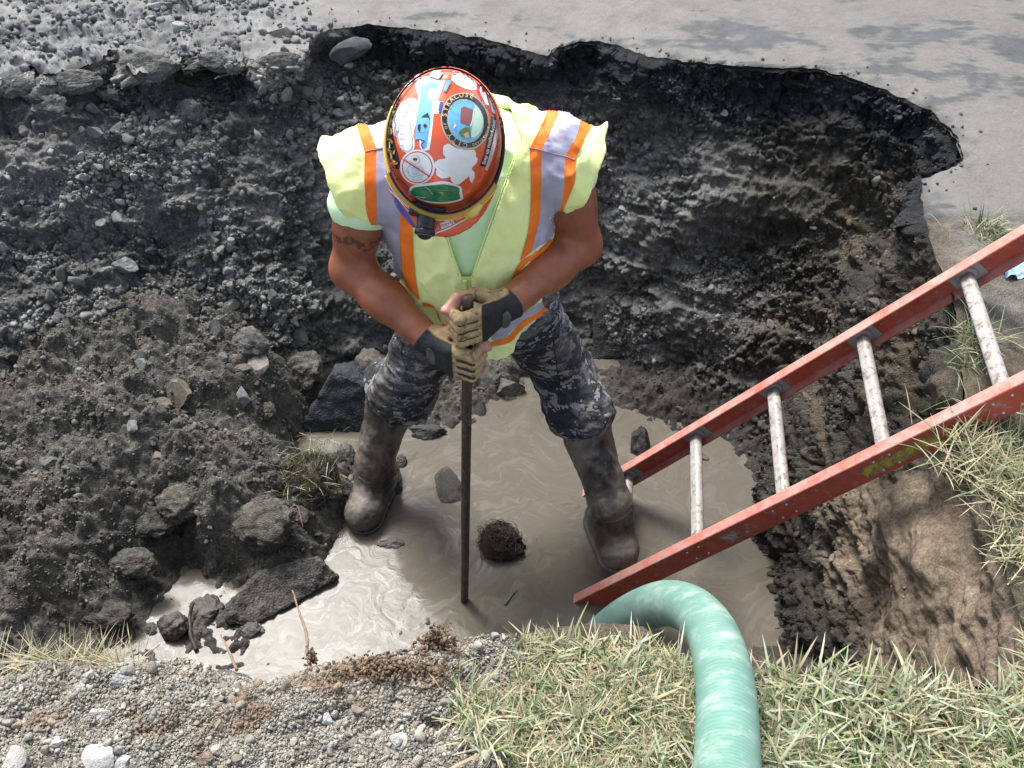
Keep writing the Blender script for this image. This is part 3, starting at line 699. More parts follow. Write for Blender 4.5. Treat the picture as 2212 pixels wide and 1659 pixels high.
for (nm, u, v, w, h, t_, lab, kw) in [
    ("rock", 757, 118, 104, 64, (.105, .115, .12), "large angular blue-grey rock under the broken road edge", dict(ang=.35, planes=9, rough=.05)),
    ("rock", 205, 283, 40, 30, G1, "pale rock in the wall beneath the dark hollow at left", {}),
    ("rock", 415, 245, 78, 62, G2, "rough lump of fill hanging below the broken crust edge", dict(rough=.14)),
    ("rock", 268, 570, 62, 42, (.27, .28, .28), "whitish-topped rock alone halfway down the left bank", dict(rough=.1)),
    ("rock", 325, 655, 78, 36, G1, "flat pale slab of rock low on the left bank", dict(rough=.1)),
    ("rock", 472, 712, 40, 46, G2, "round grey rock above the cluster of loose stones", {}),
    ("rock", 545, 735, 90, 78, (.19, .185, .165), "big layered lump above the loose stones left of the worker", dict(rough=.13)),
    ("rock", 648, 735, 38, 60, G2, "upright grey rock beside the big layered lump", dict(ang=.2)),
    ("rock", 560, 790, 52, 54, (.30, .275, .24), "pinkish pointed rock in the cluster left of the black slab", dict(planes=6, rough=.03)),
    ("rock", 522, 862, 36, 62, (.25, .27, .28), "blue-grey upright block left of the black slab", dict(planes=6, rough=.02, ang=.1)),
    ("rock", 528, 800, 44, 28, BR, "small tan rock touching the pinkish pointed rock", {}),
    ("rock", 650, 800, 100, 96, (.215, .2, .165), "large knobbly tan boulder above the black slab", dict(rough=.16, zs=1.4)),
    ("rock", 572, 888, 44, 44, BR, "round brown rock between the blue-grey block and the black slab", dict(rough=.12)),
    ("rock", 742, 806, 52, 36, (.19, .205, .215), "dark angular stone lying on top of the black slab", dict(planes=6, rough=.03, ang=-.5)),
    ("rock", 795, 790, 90, 74, (.24, .215, .17), "mud coated boulder behind the worker's bent knee", dict(rough=.12, zs=1.3)),
    ("rock", 392, 850, 62, 70, (.235, .2, .15), "smooth brown cobble standing on the rubble heap", dict(planes=5, rough=.03, ang=.5)),
    ("rock", 352, 872, 50, 34, BR, "tan stone left of the smooth brown cobble", {}),
    ("rock", 375, 830, 42, 20, BR, "flat tan stone above the smooth brown cobble", {}),
    ("rock", 290, 920, 30, 34, (.3, .3, .285), "pale squarish stone on the left of the heap", {}),
    ("rock", 338, 992, 34, 38, (.25, .22, .17), "rounded stone in the middle of the rubble heap", dict(planes=5)),
    ("rock", 108, 1002, 52, 32, G1, "flat grey stone at far left of the rubble heap", {}),
    ("rock", 172, 805, 28, 24, (.27, .29, .3), "small bluish stone at the foot of the left bank", {}),
    ("rock", 302, 790, 32, 34, (.27, .28, .28), "light grey stone at the top of the rubble heap", {}),
    ("rock", 480, 770, 28, 34, G1, "small narrow stone above the cluster of loose stones", {}),
    ("rock", 612, 690, 26, 34, G1, "thin upright stone near the top of the stone cluster", {}),
    ("rock", 588, 645, 36, 44, G2, "bluish grey stone set in the bank left of the worker's elbow", {}),
    ("clod", 385, 1090, 100, 96, (.225, .205, .165), "large round clod bulging from the rubble heap", dict(rough=.17, zs=1.5)),
    ("clod", 330, 1130, 110, 80, (.13, .12, .1), "dark clod tucked below the large round clod", dict(rough=.16, zs=1.2)),
    ("clod", 575, 1130, 150, 130, (.215, .195, .16), "wide crumbly clod between the heap and the puddle", dict(rough=.18, zs=1.0)),
    ("clod", 652, 1115, 36, 42, (.22, .2, .165), "fist-sized clod beside the sod clump", dict(rough=.14)),
    ("clod", 285, 1215, 110, 74, (.17, .16, .14), "grey-brown clod at the left end of the bright puddle", dict(rough=.16)),
    ("clod", 235, 1330, 120, 76, (.15, .14, .12), "muddy clod at the lower left waterline", dict(rough=.16)),
    ("clod", 372, 1352, 74, 70, (.125, .115, .095), "dark clod standing in the bright puddle", dict(rough=.14, z=.01, zs=1.5)),
    ("clod", 448, 1320, 80, 90, (.15, .14, .12), "flat muddy clod next to the broken asphalt slab", dict(rough=.15, z=-.01)),
    ("clod", 545, 1365, 60, 46, (.15, .14, .12), "small wet clod below the broken asphalt slab", dict(rough=.15, z=-.005)),
    ("clod", 298, 1302, 44, 30, MUD, "small wet clod amid the shallows at left", dict(rough=.15, z=0)),
    ("clod", 345, 1440, 60, 30, MUD, "wet clod half hidden by the near gravel", dict(rough=.15, z=0)),
    ("rock", 968, 1068, 66, 122, (.115, .105, .09), "wet rock in the water just left of the digging bar", dict(z=-.01, planes=6, rough=.06, zs=.8)),
    ("rock", 1040, 886, 30, 46, (.085, .08, .075), "small dark rock in the water behind the digging bar", dict(z=.0)),
    ("rock", 1098, 836, 72, 58, (.165, .155, .13), "muddy rounded rock between the worker's legs", dict(planes=6, rough=.08, zs=1.2)),
    ("clod", 842, 1178, 74, 34, (.14, .13, .115), "flat muddy lump in the water before the left boot", dict(rough=.2, z=-.006, flat=.5)),
    ("clod", 1376, 962, 56, 88, (.032, .031, .028), "black lump standing in the water by the ladder", dict(rough=.1, z=0, zs=1.3)),
    ("clod", 925, 935, 80, 44, (.06, .06, .06), "dark crumbling lump at the waterline beside the boot", dict(rough=.2, z=.004, flat=.5)),
    ("clod", 868, 1000, 24, 40, (.08, .075, .065), "small dark clod right of the boot shaft", dict(rough=.16, z=.0)),
    ("clod", 852, 1056, 34, 36, (.07, .065, .06), "dark clod right of the boot ankle", dict(rough=.16, z=.0)),
    ("clod", 748, 985, 44, 62, (.15, .14, .12), "grey clod against the left side of the boot", dict(rough=.13, z=.02)),
    ("clod", 700, 1005, 56, 30, (.13, .12, .1), "low clod in the pool behind the sod clump", dict(rough=.15, z=.01)),
    ("rock", 1486, 968, 22, 20, (.17, .18, .19), "small bluish stone at the water's edge by the ladder", dict(z=.01)),
    ("rock", 1518, 985, 36, 14, (.16, .155, .14), "thin flat stone at the water's edge beside the rung", dict(z=.005, ang=-.7)),
    ("clod", 1558, 1338, 60, 50, (.17, .155, .125), "rounded clod on the dark bank right of the hose", dict(rough=.1, u_=0)),
    ("rock", 145, 72, 84, 44, (.40, .405, .39), "large pale stone on the road, upper left", dict(ang=.1)),
    ("rock", 52, 103, 34, 36, (.40, .40, .385), "pale stone at the road edge, upper left corner", {}),
    ("rock", 383, 64, 38, 36, (.42, .425, .41), "upright whitish stone on the road above the crust edge", {}),
    ("rock", 600, 78, 62, 32, (.22, .205, .175), "flat brown slab lying on the road mud", dict(ang=.35, planes=5, rough=.02, flat=.4)),
    ("rock", 495, 95, 56, 26, (.25, .235, .205), "thin brownish plate of crust on the road mud", dict(ang=.3, flat=.35)),
    ("rock", 336, 14, 46, 20, (.36, .365, .36), "pale stone at the top edge of the road", {}),
    ("rock", 430, 15, 36, 16, (.34, .34, .33), "small pale stone near the top of the road", {}),
    ("rock", 215, 1640, 84, 74, (.50, .485, .45), "big white stone in the foreground gravel", dict(planes=5, rough=.05)),
    ("rock", 266, 1650, 48, 50, (.46, .46, .445), "white stone leaning on the big white stone", dict(planes=7)),
    ("rock", 22, 1648, 64, 70, (.50, .475, .42), "rounded cream stone at the left of the gravel", dict(planes=4, rough=.04)),
    ("rock", 118, 1605, 36, 30, (.46, .45, .425), "small whitish stone above the cream stone", {}),
    ("rock", 698, 1552, 30, 28, (.52, .53, .52), "bright white pebble in the middle of the gravel", {}),
    ("rock", 856, 1605, 52, 40, (.42, .395, .345), "tan stone in the gravel near the grass", {}),
    ("rock", 450, 1640, 44, 32, (.26, .2, .15), "brown lump in the foreground gravel", dict(rough=.12)),
    ("rock", 176, 1488, 30, 36, (.44, .43, .41), "pale stone under the dry grass at the near rim", {}),
    ("rock", 268, 1470, 62, 40, (.40, .395, .38), "pale flaky stone on the crest of the gravel", dict(rough=.12)),
    ("rock", 212, 1540, 62, 34, (.42, .41, .38), "long pale stone left in the gravel", {}),
]:
    kw = {a: b for a, b in kw.items() if a != "u_"}
    if "m" not in kw and nm == "clod" and "z" in kw: kw["m"] = M_WET
    rock(nm, u, v, w, h, t_, lab, "rock" if nm == "rock" else "clod", seed=k, **kw); k += 1

# lumps of broken crust along the left road edge
for (u, v, w, h, a, lab) in [(150, 180, 150, 62, .12, "long slab of pale crust overhanging the bank at left"), (320, 140, 150, 74, .18, "thick pale crust slab with a dark notch beside it"), (250, 205, 120, 56, -.1, "crumbling crust lump hanging under the left slab"),
                             (470, 132, 90, 50, -.2, "pale tongue of crust between two notches"), (610, 132, 110, 46, .05, "smooth topped crust slab left of the blue-grey rock"), (30, 190, 90, 50, .2, "broken crust piece at the far left edge"), (110, 232, 90, 60, .3, "loose crust lump below the far left slab")]:
    rock("crust_slab", u, v, w, h, (.20, .195, .18), lab, "crust slab", "broken crust along the road edge", seed=k, ang=a, rough=.15, planes=8, flat=.55, sink=.3); k += 1

# slabs of old asphalt: outline in the picture, with a real thickness
M_ASPH = earth("asphalt_chunk", rough=.7, bump=1.0, spec=.5, speck=.5, fine=150)
def slab(name, pts, zs, thick, tint, label, nrm=None, seed=0):
    c = np.array(pts, float); T = at_z(c[:, 0], c[:, 1], np.asarray(zs, float))
    bm = bmesh.new(); vs = [bm.verts.new(p) for p in T]; f = bm.faces.new(vs); bm.normal_update()
    n = f.normal.copy()
    if n.dot(Vector(CAM - T.mean(0))) < 0: n = -n
    ex = bmesh.ops.extrude_face_region(bm, geom=[f]); vv = [e for e in ex['geom'] if isinstance(e, bmesh.types.BMVert)]
    for q in vv: q.co -= n * thick
    bmesh.ops.recalc_face_normals(bm, faces=bm.faces[:])
    bmesh.ops.triangulate(bm, faces=bm.faces[:])
    for _ in range(4): bmesh.ops.subdivide_edges(bm, edges=[e for e in bm.edges if e.calc_length() > .012], cuts=1, use_grid_fill=True); bmesh.ops.triangulate(bm, faces=bm.faces[:])
    bm.normal_update()
    P = np.array([x.co[:] for x in bm.verts]); Nn = np.array([x.normal[:] for x in bm.verts]); bm.verts.index_update()
    F = np.array([[x.index for x in q.verts] for q in bm.faces]); bm.free()
    P = P + Nn * (.006 * fbm(P, 45, 4, seed=seed) + .006 * fbm(P, 14, 3, seed=seed + 1))[:, None]
    C = np.asarray(tint) * (1 + .3 * fbm(P, 25, 3, seed=seed))[:, None]
    return obj(name, mesh(name, P, F, smooth=False, cols=np.clip(C, .008, 1)), M_ASPH, label=label, cat="asphalt slab", loc=list(map(float, T.mean(0))))
slab("asphalt_slab", [(645, 948), (660, 905), (715, 808), (752, 800), (800, 835), (812, 900), (800, 950)], [-.03, .05, .20, .20, .16, .06, -.03], .10, (.030, .033, .038), "black pebbly asphalt slab leaning in the pool behind the boot", seed=1)
slab("asphalt_slab", [(1282, 650), (1330, 645), (1430, 640), (1440, 672), (1400, 735), (1370, 765), (1320, 778), (1282, 780)], [.20, .20, .20, .16, .06, .02, .0, -.01], .10, (.05, .05, .048), "dark slab set in the far bank behind the worker's leg", seed=3)
slab("asphalt_slab", [(488, 1310), (560, 1235), (648, 1208), (690, 1205), (732, 1248), (640, 1300), (545, 1352), (490, 1345)], [.06, .085, .09, .085, .02, .012, .008, .02], .07, (.075, .07, .06), "broken asphalt slab lying in the bright puddle", seed=5)

# ---- grass
def blades(P, L, W, az, lean, curl, tint, rng):
    n = len(P); seg = 4; s = np.linspace(0, 1, seg + 1)
    th = lean[:, None] + curl[:, None] * s[None]                       # angle from vertical along the blade
    dx = np.sin(th); dz = np.cos(th)
    dx = np.cumsum(np.concatenate([np.zeros((n, 1)), dx[:, 1:]], 1), 1) / seg; dz = np.cumsum(np.concatenate([np.zeros((n, 1)), dz[:, 1:]], 1), 1) / seg
    d = np.stack([np.cos(az), np.sin(az)], -1); side = np.stack([-np.sin(az), np.cos(az)], -1)
    C = np.zeros((n, seg + 1, 3)); C[..., :2] = P[:, None, :2] + d[:, None] * (dx * L[:, None])[..., None]; C[..., 2] = P[:, None, 2] + dz * L[:, None]
    w = W[:, None] * np.array([.8, 1.0, .9, .6, .06])[None] / 2
    tw = rng.normal(0, .5, n); S3 = np.concatenate([side * np.cos(tw)[:, None], np.sin(tw)[:, None]], 1)
    V = np.stack([C - S3[:, None] * w[..., None], C + S3[:, None] * w[..., None]], 2).reshape(-1, 3)
    b = np.arange(seg)[None] * 2 + (np.arange(n) * (seg + 1) * 2)[:, None]
    F = np.stack([b, b + 1, b + 3, b + 2], -1).reshape(-1, 4)
    sh = np.array([.8, .9, 1, 1.08, 1.1])
    Ct = (tint[:, None, None, :] * sh[None, :, None, None] * np.ones((1, 1, 2, 1))).reshape(-1, 3)
    return V, F, Ct
PAL = np.array([[.50, .43, .28], [.35, .355, .20], [.20, .25, .11], [.075, .12, .038], [.42, .455, .32]])
def grass_tint(n, rng, p):
    return np.clip(PAL[rng.choice(5, n, p=p)] * rng.uniform(.75, 1.25, (n, 1)) * (1 + rng.normal(0, .05, (n, 3))), .01, .8)
t = NT("grass"); c = t.attr("tint")
tr = t.n("BsdfTranslucent"); t.put(tr.inputs[0], c); mx = t.n("MixShader"); mx.inputs[0].default_value = .25
t.set(Base_Color=c, Roughness=.55); t.t.links.new(t.b.outputs[0], mx.inputs[1]); t.t.links.new(tr.outputs[0], mx.inputs[2])
t.t.links.new(mx.outputs[0], t.t.nodes["Material Output"].inputs[0]); M_GRASS = t.m
r = np.random.RandomState(91)
cen = LQ[LF].mean(1); cu = pix(cen); gg = fbm(cen, 6, 3, seed=53); g4 = fbm(cen, 9, 3, seed=58)
near = (cen[:, 1] < .8)
gmask = sstep(1000, 1140, cu[:, 0] + 230 * fbm(cen, 7, 4, seed=41)) * near * (cen[:, 0] < 1.9) * (cen[:, 1] > .05)
rgt = (cen[:, 1] >= .8) * (cen[:, 1] < 1.62) * (cen[:, 0] < 1.9) * sstep(.0, .5, g4 + .45 - .9 * sstep(1.35, 1.6, cen[:, 1]))
G = []
def add(n, wt, L0, L1, W0, W1_, p, lean=(.5, 1.25), curl=(.1, .9)):
    P, Nn, i = face_samples(LQ, LF, n, r, wt + 1e-12)
    G.append(blades(P, r.uniform(L0, L1, n), r.uniform(W0, W1_, n), r.uniform(0, 2 * math.pi, n), r.uniform(*lean, n), r.uniform(*curl, n), grass_tint(n, r, p), r))
inv = (cu[:, 1] < 1800) * (cu[:, 2] > .3)
lft = 1 - sstep(1450, 1700, cu[:, 0])
clump = .10 + sstep(-.25, .35, g4) ** 1.4
add(19000, gmask * inv * clump, .02, .055, .0012, .0028, [.48, .24, .12, .10, .06], (.3, 1.4), (.1, 1.2))
add(5200, gmask * inv * (1.1 - lft), .04, .095, .003, .0062, [.14, .26, .2, .08, .32], (.45, 1.35))
add(2600, gmask * inv * lft, .03, .07, .002, .0045, [.3, .25, .2, .1, .15], (.45, 1.45))
add(9000, gmask * inv, .02, .06, .0008, .0018, [.7, .2, .05, 0, .05], (1.25, 1.56), (0, .2))
add(4500, gmask * inv, .006, .014, .006, .010, [.05, .2, .35, .35, .05], (.9, 1.5), (0, .2))
add(5200, rgt * (cu[:, 0] < 2600), .025, .08, .0015, .004, [.3, .3, .2, .12, .08])
rimd = np.exp(-(np.abs(cen[:, 1] - .79) / .03) ** 2) * (cu[:, 0] > -200) * (cu[:, 0] < 330)
add(420, rimd, .03, .09, .001, .0025, [.6, .2, .1, .05, .05], (.2, 1.0))
gvl = (1 - sstep(960, 1100, cu[:, 0])) * near * (cu[:, 1] < 1700) * (cu[:, 0] > -100)
add(650, gvl * sstep(700, 1000, cu[:, 0]), .02, .05, .001, .0025, [.5, .2, .1, .1, .1], (.7, 1.5))
add(170, gvl, .02, .06, .001, .003, [.4, .25, .2, .1, .05], (.6, 1.5))
V, FF = merge([(x[0], [x[1]]) for x in G]); C = np.vstack([x[2] for x in G])
obj("grass", mesh("grass", V, FF, cols=C), M_GRASS, kind="stuff", label="trampled dry and green grass along the near edge of the pit")
def tuft(name, u, v, n, L0, L1, label, p, spread=.03, W=(.0015, .004), p3=None, cat="grass tuft", lean=(.2, 1.3)):
    p0 = surf(u, v) if p3 is None else np.asarray(p3, float)
    P = p0 + np.column_stack([r.normal(0, spread, n), r.normal(0, spread, n), np.zeros(n) - .004])
    V, F, Cc = blades(P, r.uniform(L0, L1, n), r.uniform(*W, n), r.uniform(0, 2 * math.pi, n), r.uniform(*lean, n), r.uniform(.1, .9, n), grass_tint(n, r, p), r)
    return obj(name, mesh(name, V, F, cols=Cc), M_GRASS, label=label, cat=cat, loc=list(map(float, p0)))
tuft("grass_tuft", 2128, 497, 150, .03, .09, "green tuft on the road edge behind the upper ladder rail", [.15, .25, .3, .3, 0])
tuft("grass_tuft", 2105, 735, 90, .04, .13, "long green blades beside the topmost visible rung", [.1, .3, .3, .2, .1])
tuft("grass_tuft", 2110, 790, 70, .03, .09, "small green weed below the topmost visible rung", [.1, .2, .4, .3, 0])
tuft("grass_tuft", 2150, 985, 420, .04, .13, "bushy dry tuft under the lower ladder rail at right", [.35, .35, .2, .1, 0], .055)
tuft("grass_tuft", 2190, 1060, 300, .04, .12, "pale tuft on the lip of the brown clay bank", [.45, .35, .15, .05, 0], .05)
tuft("grass_tuft", 2205, 1200, 180, .03, .09, "small tuft halfway down the right edge of the clay", [.4, .35, .2, .05, 0], .04)
# root balls
M_ROOT = mat("root_fibre", (.040, .031, .022), .9, .3)
def fibre_ball(name, p, rad, n, label, cat, core=(.026, .022, .017), squash=.7, length=.07, seed=0):
    rr = np.random.RandomState(300 + seed)
    th = thing(name, p, label, cat)
    V, F = rock_shape(rr, 5, 4, .5, 1.9, (1, .85, squash)); W = p + V * rad * .95
    obj("soil_core", mesh("soil_core", W, F, cols=np.tile(core, (len(W), 1)) * (1 + .4 * fbm(W, 60, 3))[:, None]), M_SOIL, th)
    parts = []
    for i in range(n):
        d = rr.normal(size=3); d[2] = abs(d[2]); d /= np.linalg.norm(d); s0 = p + d * rad * [1, 1, squash] * rr.uniform(.85, 1.0)
        tg = np.cross(d, rr.normal(size=3)); tg /= np.linalg.norm(tg); L = length * rr.uniform(.4, 1.1)
        q = np.linspace(0, 1, 5)[:, None]; C = s0 + tg * (q - .5) * L + d * (rr.uniform(.0, .38) * L * q * q) - d * ((q - .5) ** 2) * L * L / rad * .55 + rr.normal(0, .0012, (5, 3))
        parts.append(tube(C, np.linspace(.0011, .0005, 5) * rr.uniform(.7, 1.5), 4, caps=False))
    V, F = merge(parts); obj("roots", mesh("roots", V, F), M_ROOT, th)
fibre_ball("root_ball", at_z(1080, 1172, .012), .072, 260, "dark round ball of roots floating in the water right of the bar", "root ball", squash=.6, length=.11)
p0 = surf(655, 1040)
fibre_ball("sod_clump", p0 + [0.01, 0, .0], .115, 420, "fallen sod clump with dark roots beside the left boot", "sod clump", (.085, .07, .05), .6, .12, 2)
tuft("grass_tuft", 640, 1010, 240, .03, .08, "dull green grass growing from the fallen sod clump", [.2, .2, .25, .3, .05], .06, (.001, .0025), p3=p0 + [-.01, .02, .055])
# sticks and roots
M_TWIG = mat("twig", (.23, .15, .095), .8, .3, 60)
M_TWIGD = mat("wet_twig", (.045, .036, .028), .6, .3, 60)
def stick(name, pts, zs, r0, r1, m, label, cat="root"):
    c = np.array(pts, float); P = spline(at_z(c[:, 0], c[:, 1], np.asarray(zs, float)), 24)
    P += .0015 * np.column_stack([fbm(P, 40, 2, seed=5), fbm(P, 40, 2, seed=6), fbm(P, 40, 2, seed=7)])
    V, F = tube(P, np.linspace(r0, r1, 24) * (1 + .15 * fbm(P, 80, 2)), 7); obj(name, mesh(name, V, F), m, label=label, cat=cat, loc=list(map(float, P[0])))
stick("root", [(668, 1440), (664, 1410), (662, 1370), (648, 1325), (632, 1276)], [1.0, .99, .99, .985, .98], .0042, .0015, M_TWIG, "long brown root sticking out from the near rim")
stick("root", [(512, 1448), (500, 1420), (488, 1392), (476, 1370)], [1.0, .99, .98, .97], .0034, .0010, M_TWIG, "short brown root left of the long root")
stick("dry_stem", [(308, 1438), (322, 1412), (345, 1392)], [1.02, 1.03, 1.03], .0016, .0006, M_GRASS if False else M_TWIG, "bent straw stem on the near rim at left", "stem")
stick("stick", [(424, 1405), (412, 1370), (410, 1330), (418, 1300)], [.005, .02, .03, .05], .007, .005, M_TWIGD, "dark wet stick standing in the bright puddle", "stick")
stick("dry_stem", [(602, 1195), (618, 1120), (640, 1092), (655, 1140)], [.10, .15, .17, .13], .0022, .0015, M_TWIG, "folded dry stem lying on the sod clump", "stem")
stick("floating_leaf", [(1090, 1306), (1108, 1282), (1118, 1272)], [.004, .005, .006], .004, .001, mat("wet_leaf", (.10, .13, .07), .5), "single dark blade floating right of the bar", "leaf")
# moist brown crumbs clinging to the rim around the roots
M_CLOD = earth("brown_soil", bump=.6)
def crumb_pile(name, u, v, n, sx, sy, rad, label, z=None, up=.02, seed=0):
    rr = np.random.RandomState(500 + seed); p = surf(u, v) if z is None else at_z(u, v, z)
    P = p + rr.normal(size=(n, 3)) * [sx, sy, up]; P[:, 2] = p[2] + np.abs(P[:, 2] - p[2])
    V, F, C = scatter_stones(P, np.tile([0, 0, 1.0], (n, 1)), rad * rr.uniform(.5, 1.4, n), np.array([.17, .115, .075]) * rr.uniform(.6, 1.35, (n, 1)), rr, sub=2, planes=3)
    obj(name, mesh(name, V, F, cols=C), M_CLOD, label=label, cat="soil", loc=list(map(float, p)))
crumb_pile("soil_crumbs", 945, 1400, 260, .016, .010, .0045, "tall brown crumbly soil lump on the near rim below the bar", up=.030, z=1.02)
crumb_pile("soil_crumbs", 850, 1450, 330, .055, .012, .0042, "brown soil crumbs spread along the near rim", up=.010)
crumb_pile("soil_crumbs", 674, 1432, 60, .006, .008, .0035, "small brown lump of soil on the long root", up=.016, z=1.0)
crumb_pile("soil_crumbs", 1160, 1420, 70, .012, .010, .004, "brown soil lump in the grass left of the hose", up=.008)
# ================================================================== LADDER, HOSE, BAR
LU = np.array([.618, -.0746, .782]); LU /= np.linalg.norm(LU)
LR = np.array([.12, .992, 0]); LR -= LU * LR.dot(LU); LR /= np.linalg.norm(LR)
LN = np.cross(LU, LR); LN *= np.sign(LN[2])
LO = np.array([.195, 1.466, 0.0]) + LR * .012
def lad(s, r, n): return LO + LU * s + LR * r + LN * n
def dusty(name, col, dust, amt=.75, rough=.55, wear=None):
    t = NT(name)
    c = t.mix(t.ramp(t.noise(22, 5, .65), [(.3, 0.0), (.75, 1.0)]), tuple(x * .75 for x in col), tuple(x * 1.15 for x in col))
    geo = t.n("NewGeometry"); sx = t.n("SeparateXYZ"); t.put(sx.inputs[0], geo.outputs["Normal"])
    upm = t.ramp(sx.outputs[2], [(.1, .15), (.75, amt)])
    bl = t.ramp(t.noise(16, 6, .7), [(.36, .35), (.62, 1.0)])
    c = t.mix(t.math('MULTIPLY', upm, bl), c, dust)
    sm = t.ramp(t.noise(38, 5, .75, t.vmath('MULTIPLY', t.coord(), (1, 1, 1))), [(.55, 0.0), (.66, .75)])
    c = t.mix(sm, c, tuple(.75 * x for x in dust))
    if wear: c = t.mix(t.ramp(t.noise(58, 5, .7), [(.52, 0), (.62, .9)]), c, wear)
    t.set(Base_Color=c, Roughness=t.ramp(t.noise(30, 4), [(.3, rough - .1), (.7, rough + .2)]), Normal=t.bump(t.noise(240, 3), .12, .002))
    return t.m
M_RED = dusty("orange_fibreglass", (.50, .060, .024), (.50, .38, .33), .8, .5)
M_ALU = dusty("muddy_aluminium", (.43, .41, .39), (.30, .255, .21), .6, .45, (.15, .12, .09))
M_PLATE = dusty("grey_plate", (.36, .35, .33), (.36, .32, .28), .5, .5)
M_RIVET = mat("rivet", (.5, .5, .5), .35, .1, Metallic=.7)
ladder = thing("ladder", LO, "muddy orange ladder with grey rungs leaning from the water to the right bank", "ladder")
SL = 1.95
def channel(rw, sgn, name):
    """C section: web at r = rw, flanges reaching inwards (sgn)"""
    a, t_, d = .032, .005, .078
    pr = [(0, 0), (a, 0), (a, -t_), (t_, -t_), (t_, -d + t_), (a, -d + t_), (a, -d), (0, -d)]
    bm = bmesh.new()
    ring = [bm.verts.new(lad(0, rw + sgn * x, y)) for x, y in pr]; f = bm.faces.new(ring)
    ex = bmesh.ops.extrude_face_region(bm, geom=[f])
    for q in ex['geom']:
        if isinstance(q, bmesh.types.BMVert): q.co += Vector(LU * SL)
    bmesh.ops.recalc_face_normals(bm, faces=bm.faces[:])
    bmesh.ops.bevel(bm, geom=[e for e in bm.edges if abs((e.verts[0].co - e.verts[1].co).normalized().dot(Vector(LU))) > .9], offset=.0014, segments=2, affect='EDGES')
    me = bpy.data.meshes.new(name); bm.to_mesh(me); bm.free()
    return obj(name, me, M_RED, ladder)
RW0, RW1 = -.035, .408
rails = [channel(RW0, 1, "rail"), channel(RW1, -1, "rail")]
NC = -.040
for i in range(6):
    s = .488 + .305 * (i - 1)
    q = np.linspace(RW0 + .006, RW1 - .006, 14); C = np.array([lad(s, x, NC) for x in q])
    a = np.linspace(0, 2 * math.pi, 20, endpoint=False); pr = np.column_stack([np.minimum(np.cos(a), .80), np.sin(a)])
    V, F = tube(C, .0185, 20, ref=LN, prof=pr); rg = obj("rung", mesh("rung", V, F), M_ALU, ladder)
    for rr_, sg in ((RW1 - .0055, -1), (RW0 + .0055, 1)):
        V, F = box(lad(s, rr_ + sg * .0015, NC), [LU, LR, LN], (.042, .0015, .032), .001)
        V2, F2 = tube(np.array([lad(s, rr_ + sg * x, NC) for x in (.003, .009, .012)]), [.027, .026, .021], 24, ref=LN)
        V, F = merge([(V, F), (V2, F2)]); obj("rung_plate", mesh("rung_plate", V, F, smooth=False), M_PLATE, ladder)
    for dn, ds in ((.020, .022), (-.020, -.022), (.020, -.022), (-.020, .022)) if i in (1, 2, 3, 4) else ():
        Vr, Fr = ico(2); obj("rivet", mesh("rivet", lad(s + ds, RW0, NC + dn) + (Vr * [.0042, .0042, .0042]) @ np.eye(3), Fr), M_RIVET, rails[0])
# worn labels on the outer web of the near rail
def web_label(s0, s1, n0, n1, m, name):
    k = 16; S_, N_ = np.meshgrid(np.linspace(s0, s1, k), np.linspace(n0, n1, 5), indexing='ij')
    V = np.array([lad(a, RW0 - .0009, b) for a, b in zip(S_.ravel(), N_.ravel())])
    me = mesh(name, V, grid_faces(k, 5), smooth=False)
    return obj(name, me, m, rails[0])
t = NT("worn_yellow_label"); co = t.coord()
wv = t.ramp(t.noise(28, 5, .7), [(.42, 0), (.56, 1)])
c = t.mix(wv, (.52, .40, .05), (.22, .19, .13)); ln = t.ramp(t.noise(160, 2, .5, t.vmath('MULTIPLY', co, (3, .3, .2))), [(.55, 0), (.6, .6)])
t.set(Base_Color=t.mix(ln, c, (.04, .04, .03)), Roughness=.6); web_label(1.03, 1.24, -.060, -.022, t.m, "label")
t = NT("worn_white_label"); wv = t.ramp(t.noise(60, 5, .7), [(.42, 0), (.56, 1)])
t.set(Base_Color=t.mix(wv, (.50, .46, .42), (.28, .14, .10)), Roughness=.6); web_label(.585, .635, -.062, -.020, t.m, "label"); web_label(.655, .675, -.055, -.030, t.m, "label")

# ---- green suction hose
hp = [(1576, 1900, 1.12), (1572, 1760, 1.28), (1571, 1659, 1.40), (1571, 1560, 1.50), (1566, 1475, 1.60), (1550, 1400, 1.72), (1527, 1352, 1.83), (1490, 1316, 1.95), (1440, 1303, 2.08), (1385, 1318, 2.22), (1330, 1350, 2.36), (1280, 1395, 2.52), (1240, 1440, 2.68), (1210, 1480, 2.80)]
hp = np.array(hp); HC = spline(at_d(hp[:, 0], hp[:, 1], hp[:, 2]), 520)
HC, hs = resample(HC, n=760)
HR = .051 * (1 + .0014 * np.sin(hs * 2 * math.pi / .0105))
V, F = tube(HC, HR, 36, ref=(1, 0, 0))
t = NT("green_hose")
al = t.attr("along", "Fac")
c = t.mix(t.ramp(t.noise(7, 4), [(.35, 0), (.7, 1)]), (.115, .25, .198), (.175, .315, .26))
sc = t.n("TexNoise"); sc.inputs["Scale"].default_value = 13; sc.inputs["Detail"].default_value = 7; sc.inputs["Roughness"].default_value = .72
t.put(sc.inputs["Vector"], t.vmath('MULTIPLY', t.coord(), (1.0, 1.9, 1.0)))
d = t.ramp(sc.outputs[0], [(.48, 0), (.70, .5)])
c = t.mix(d, c, (.50, .55, .47))
rb = t.math('SINE', t.math('MULTIPLY', al, 2 * math.pi / .0105))
c = t.mix(t.ramp(rb, [(.0, .06), (.6, 0.0)]), c, (.62, .68, .6))
t.set(Base_Color=c, Roughness=t.ramp(sc.outputs[0], [(.45, .46), (.62, .75)]), Normal=t.bump(t.noise(120, 4), .15, .002))
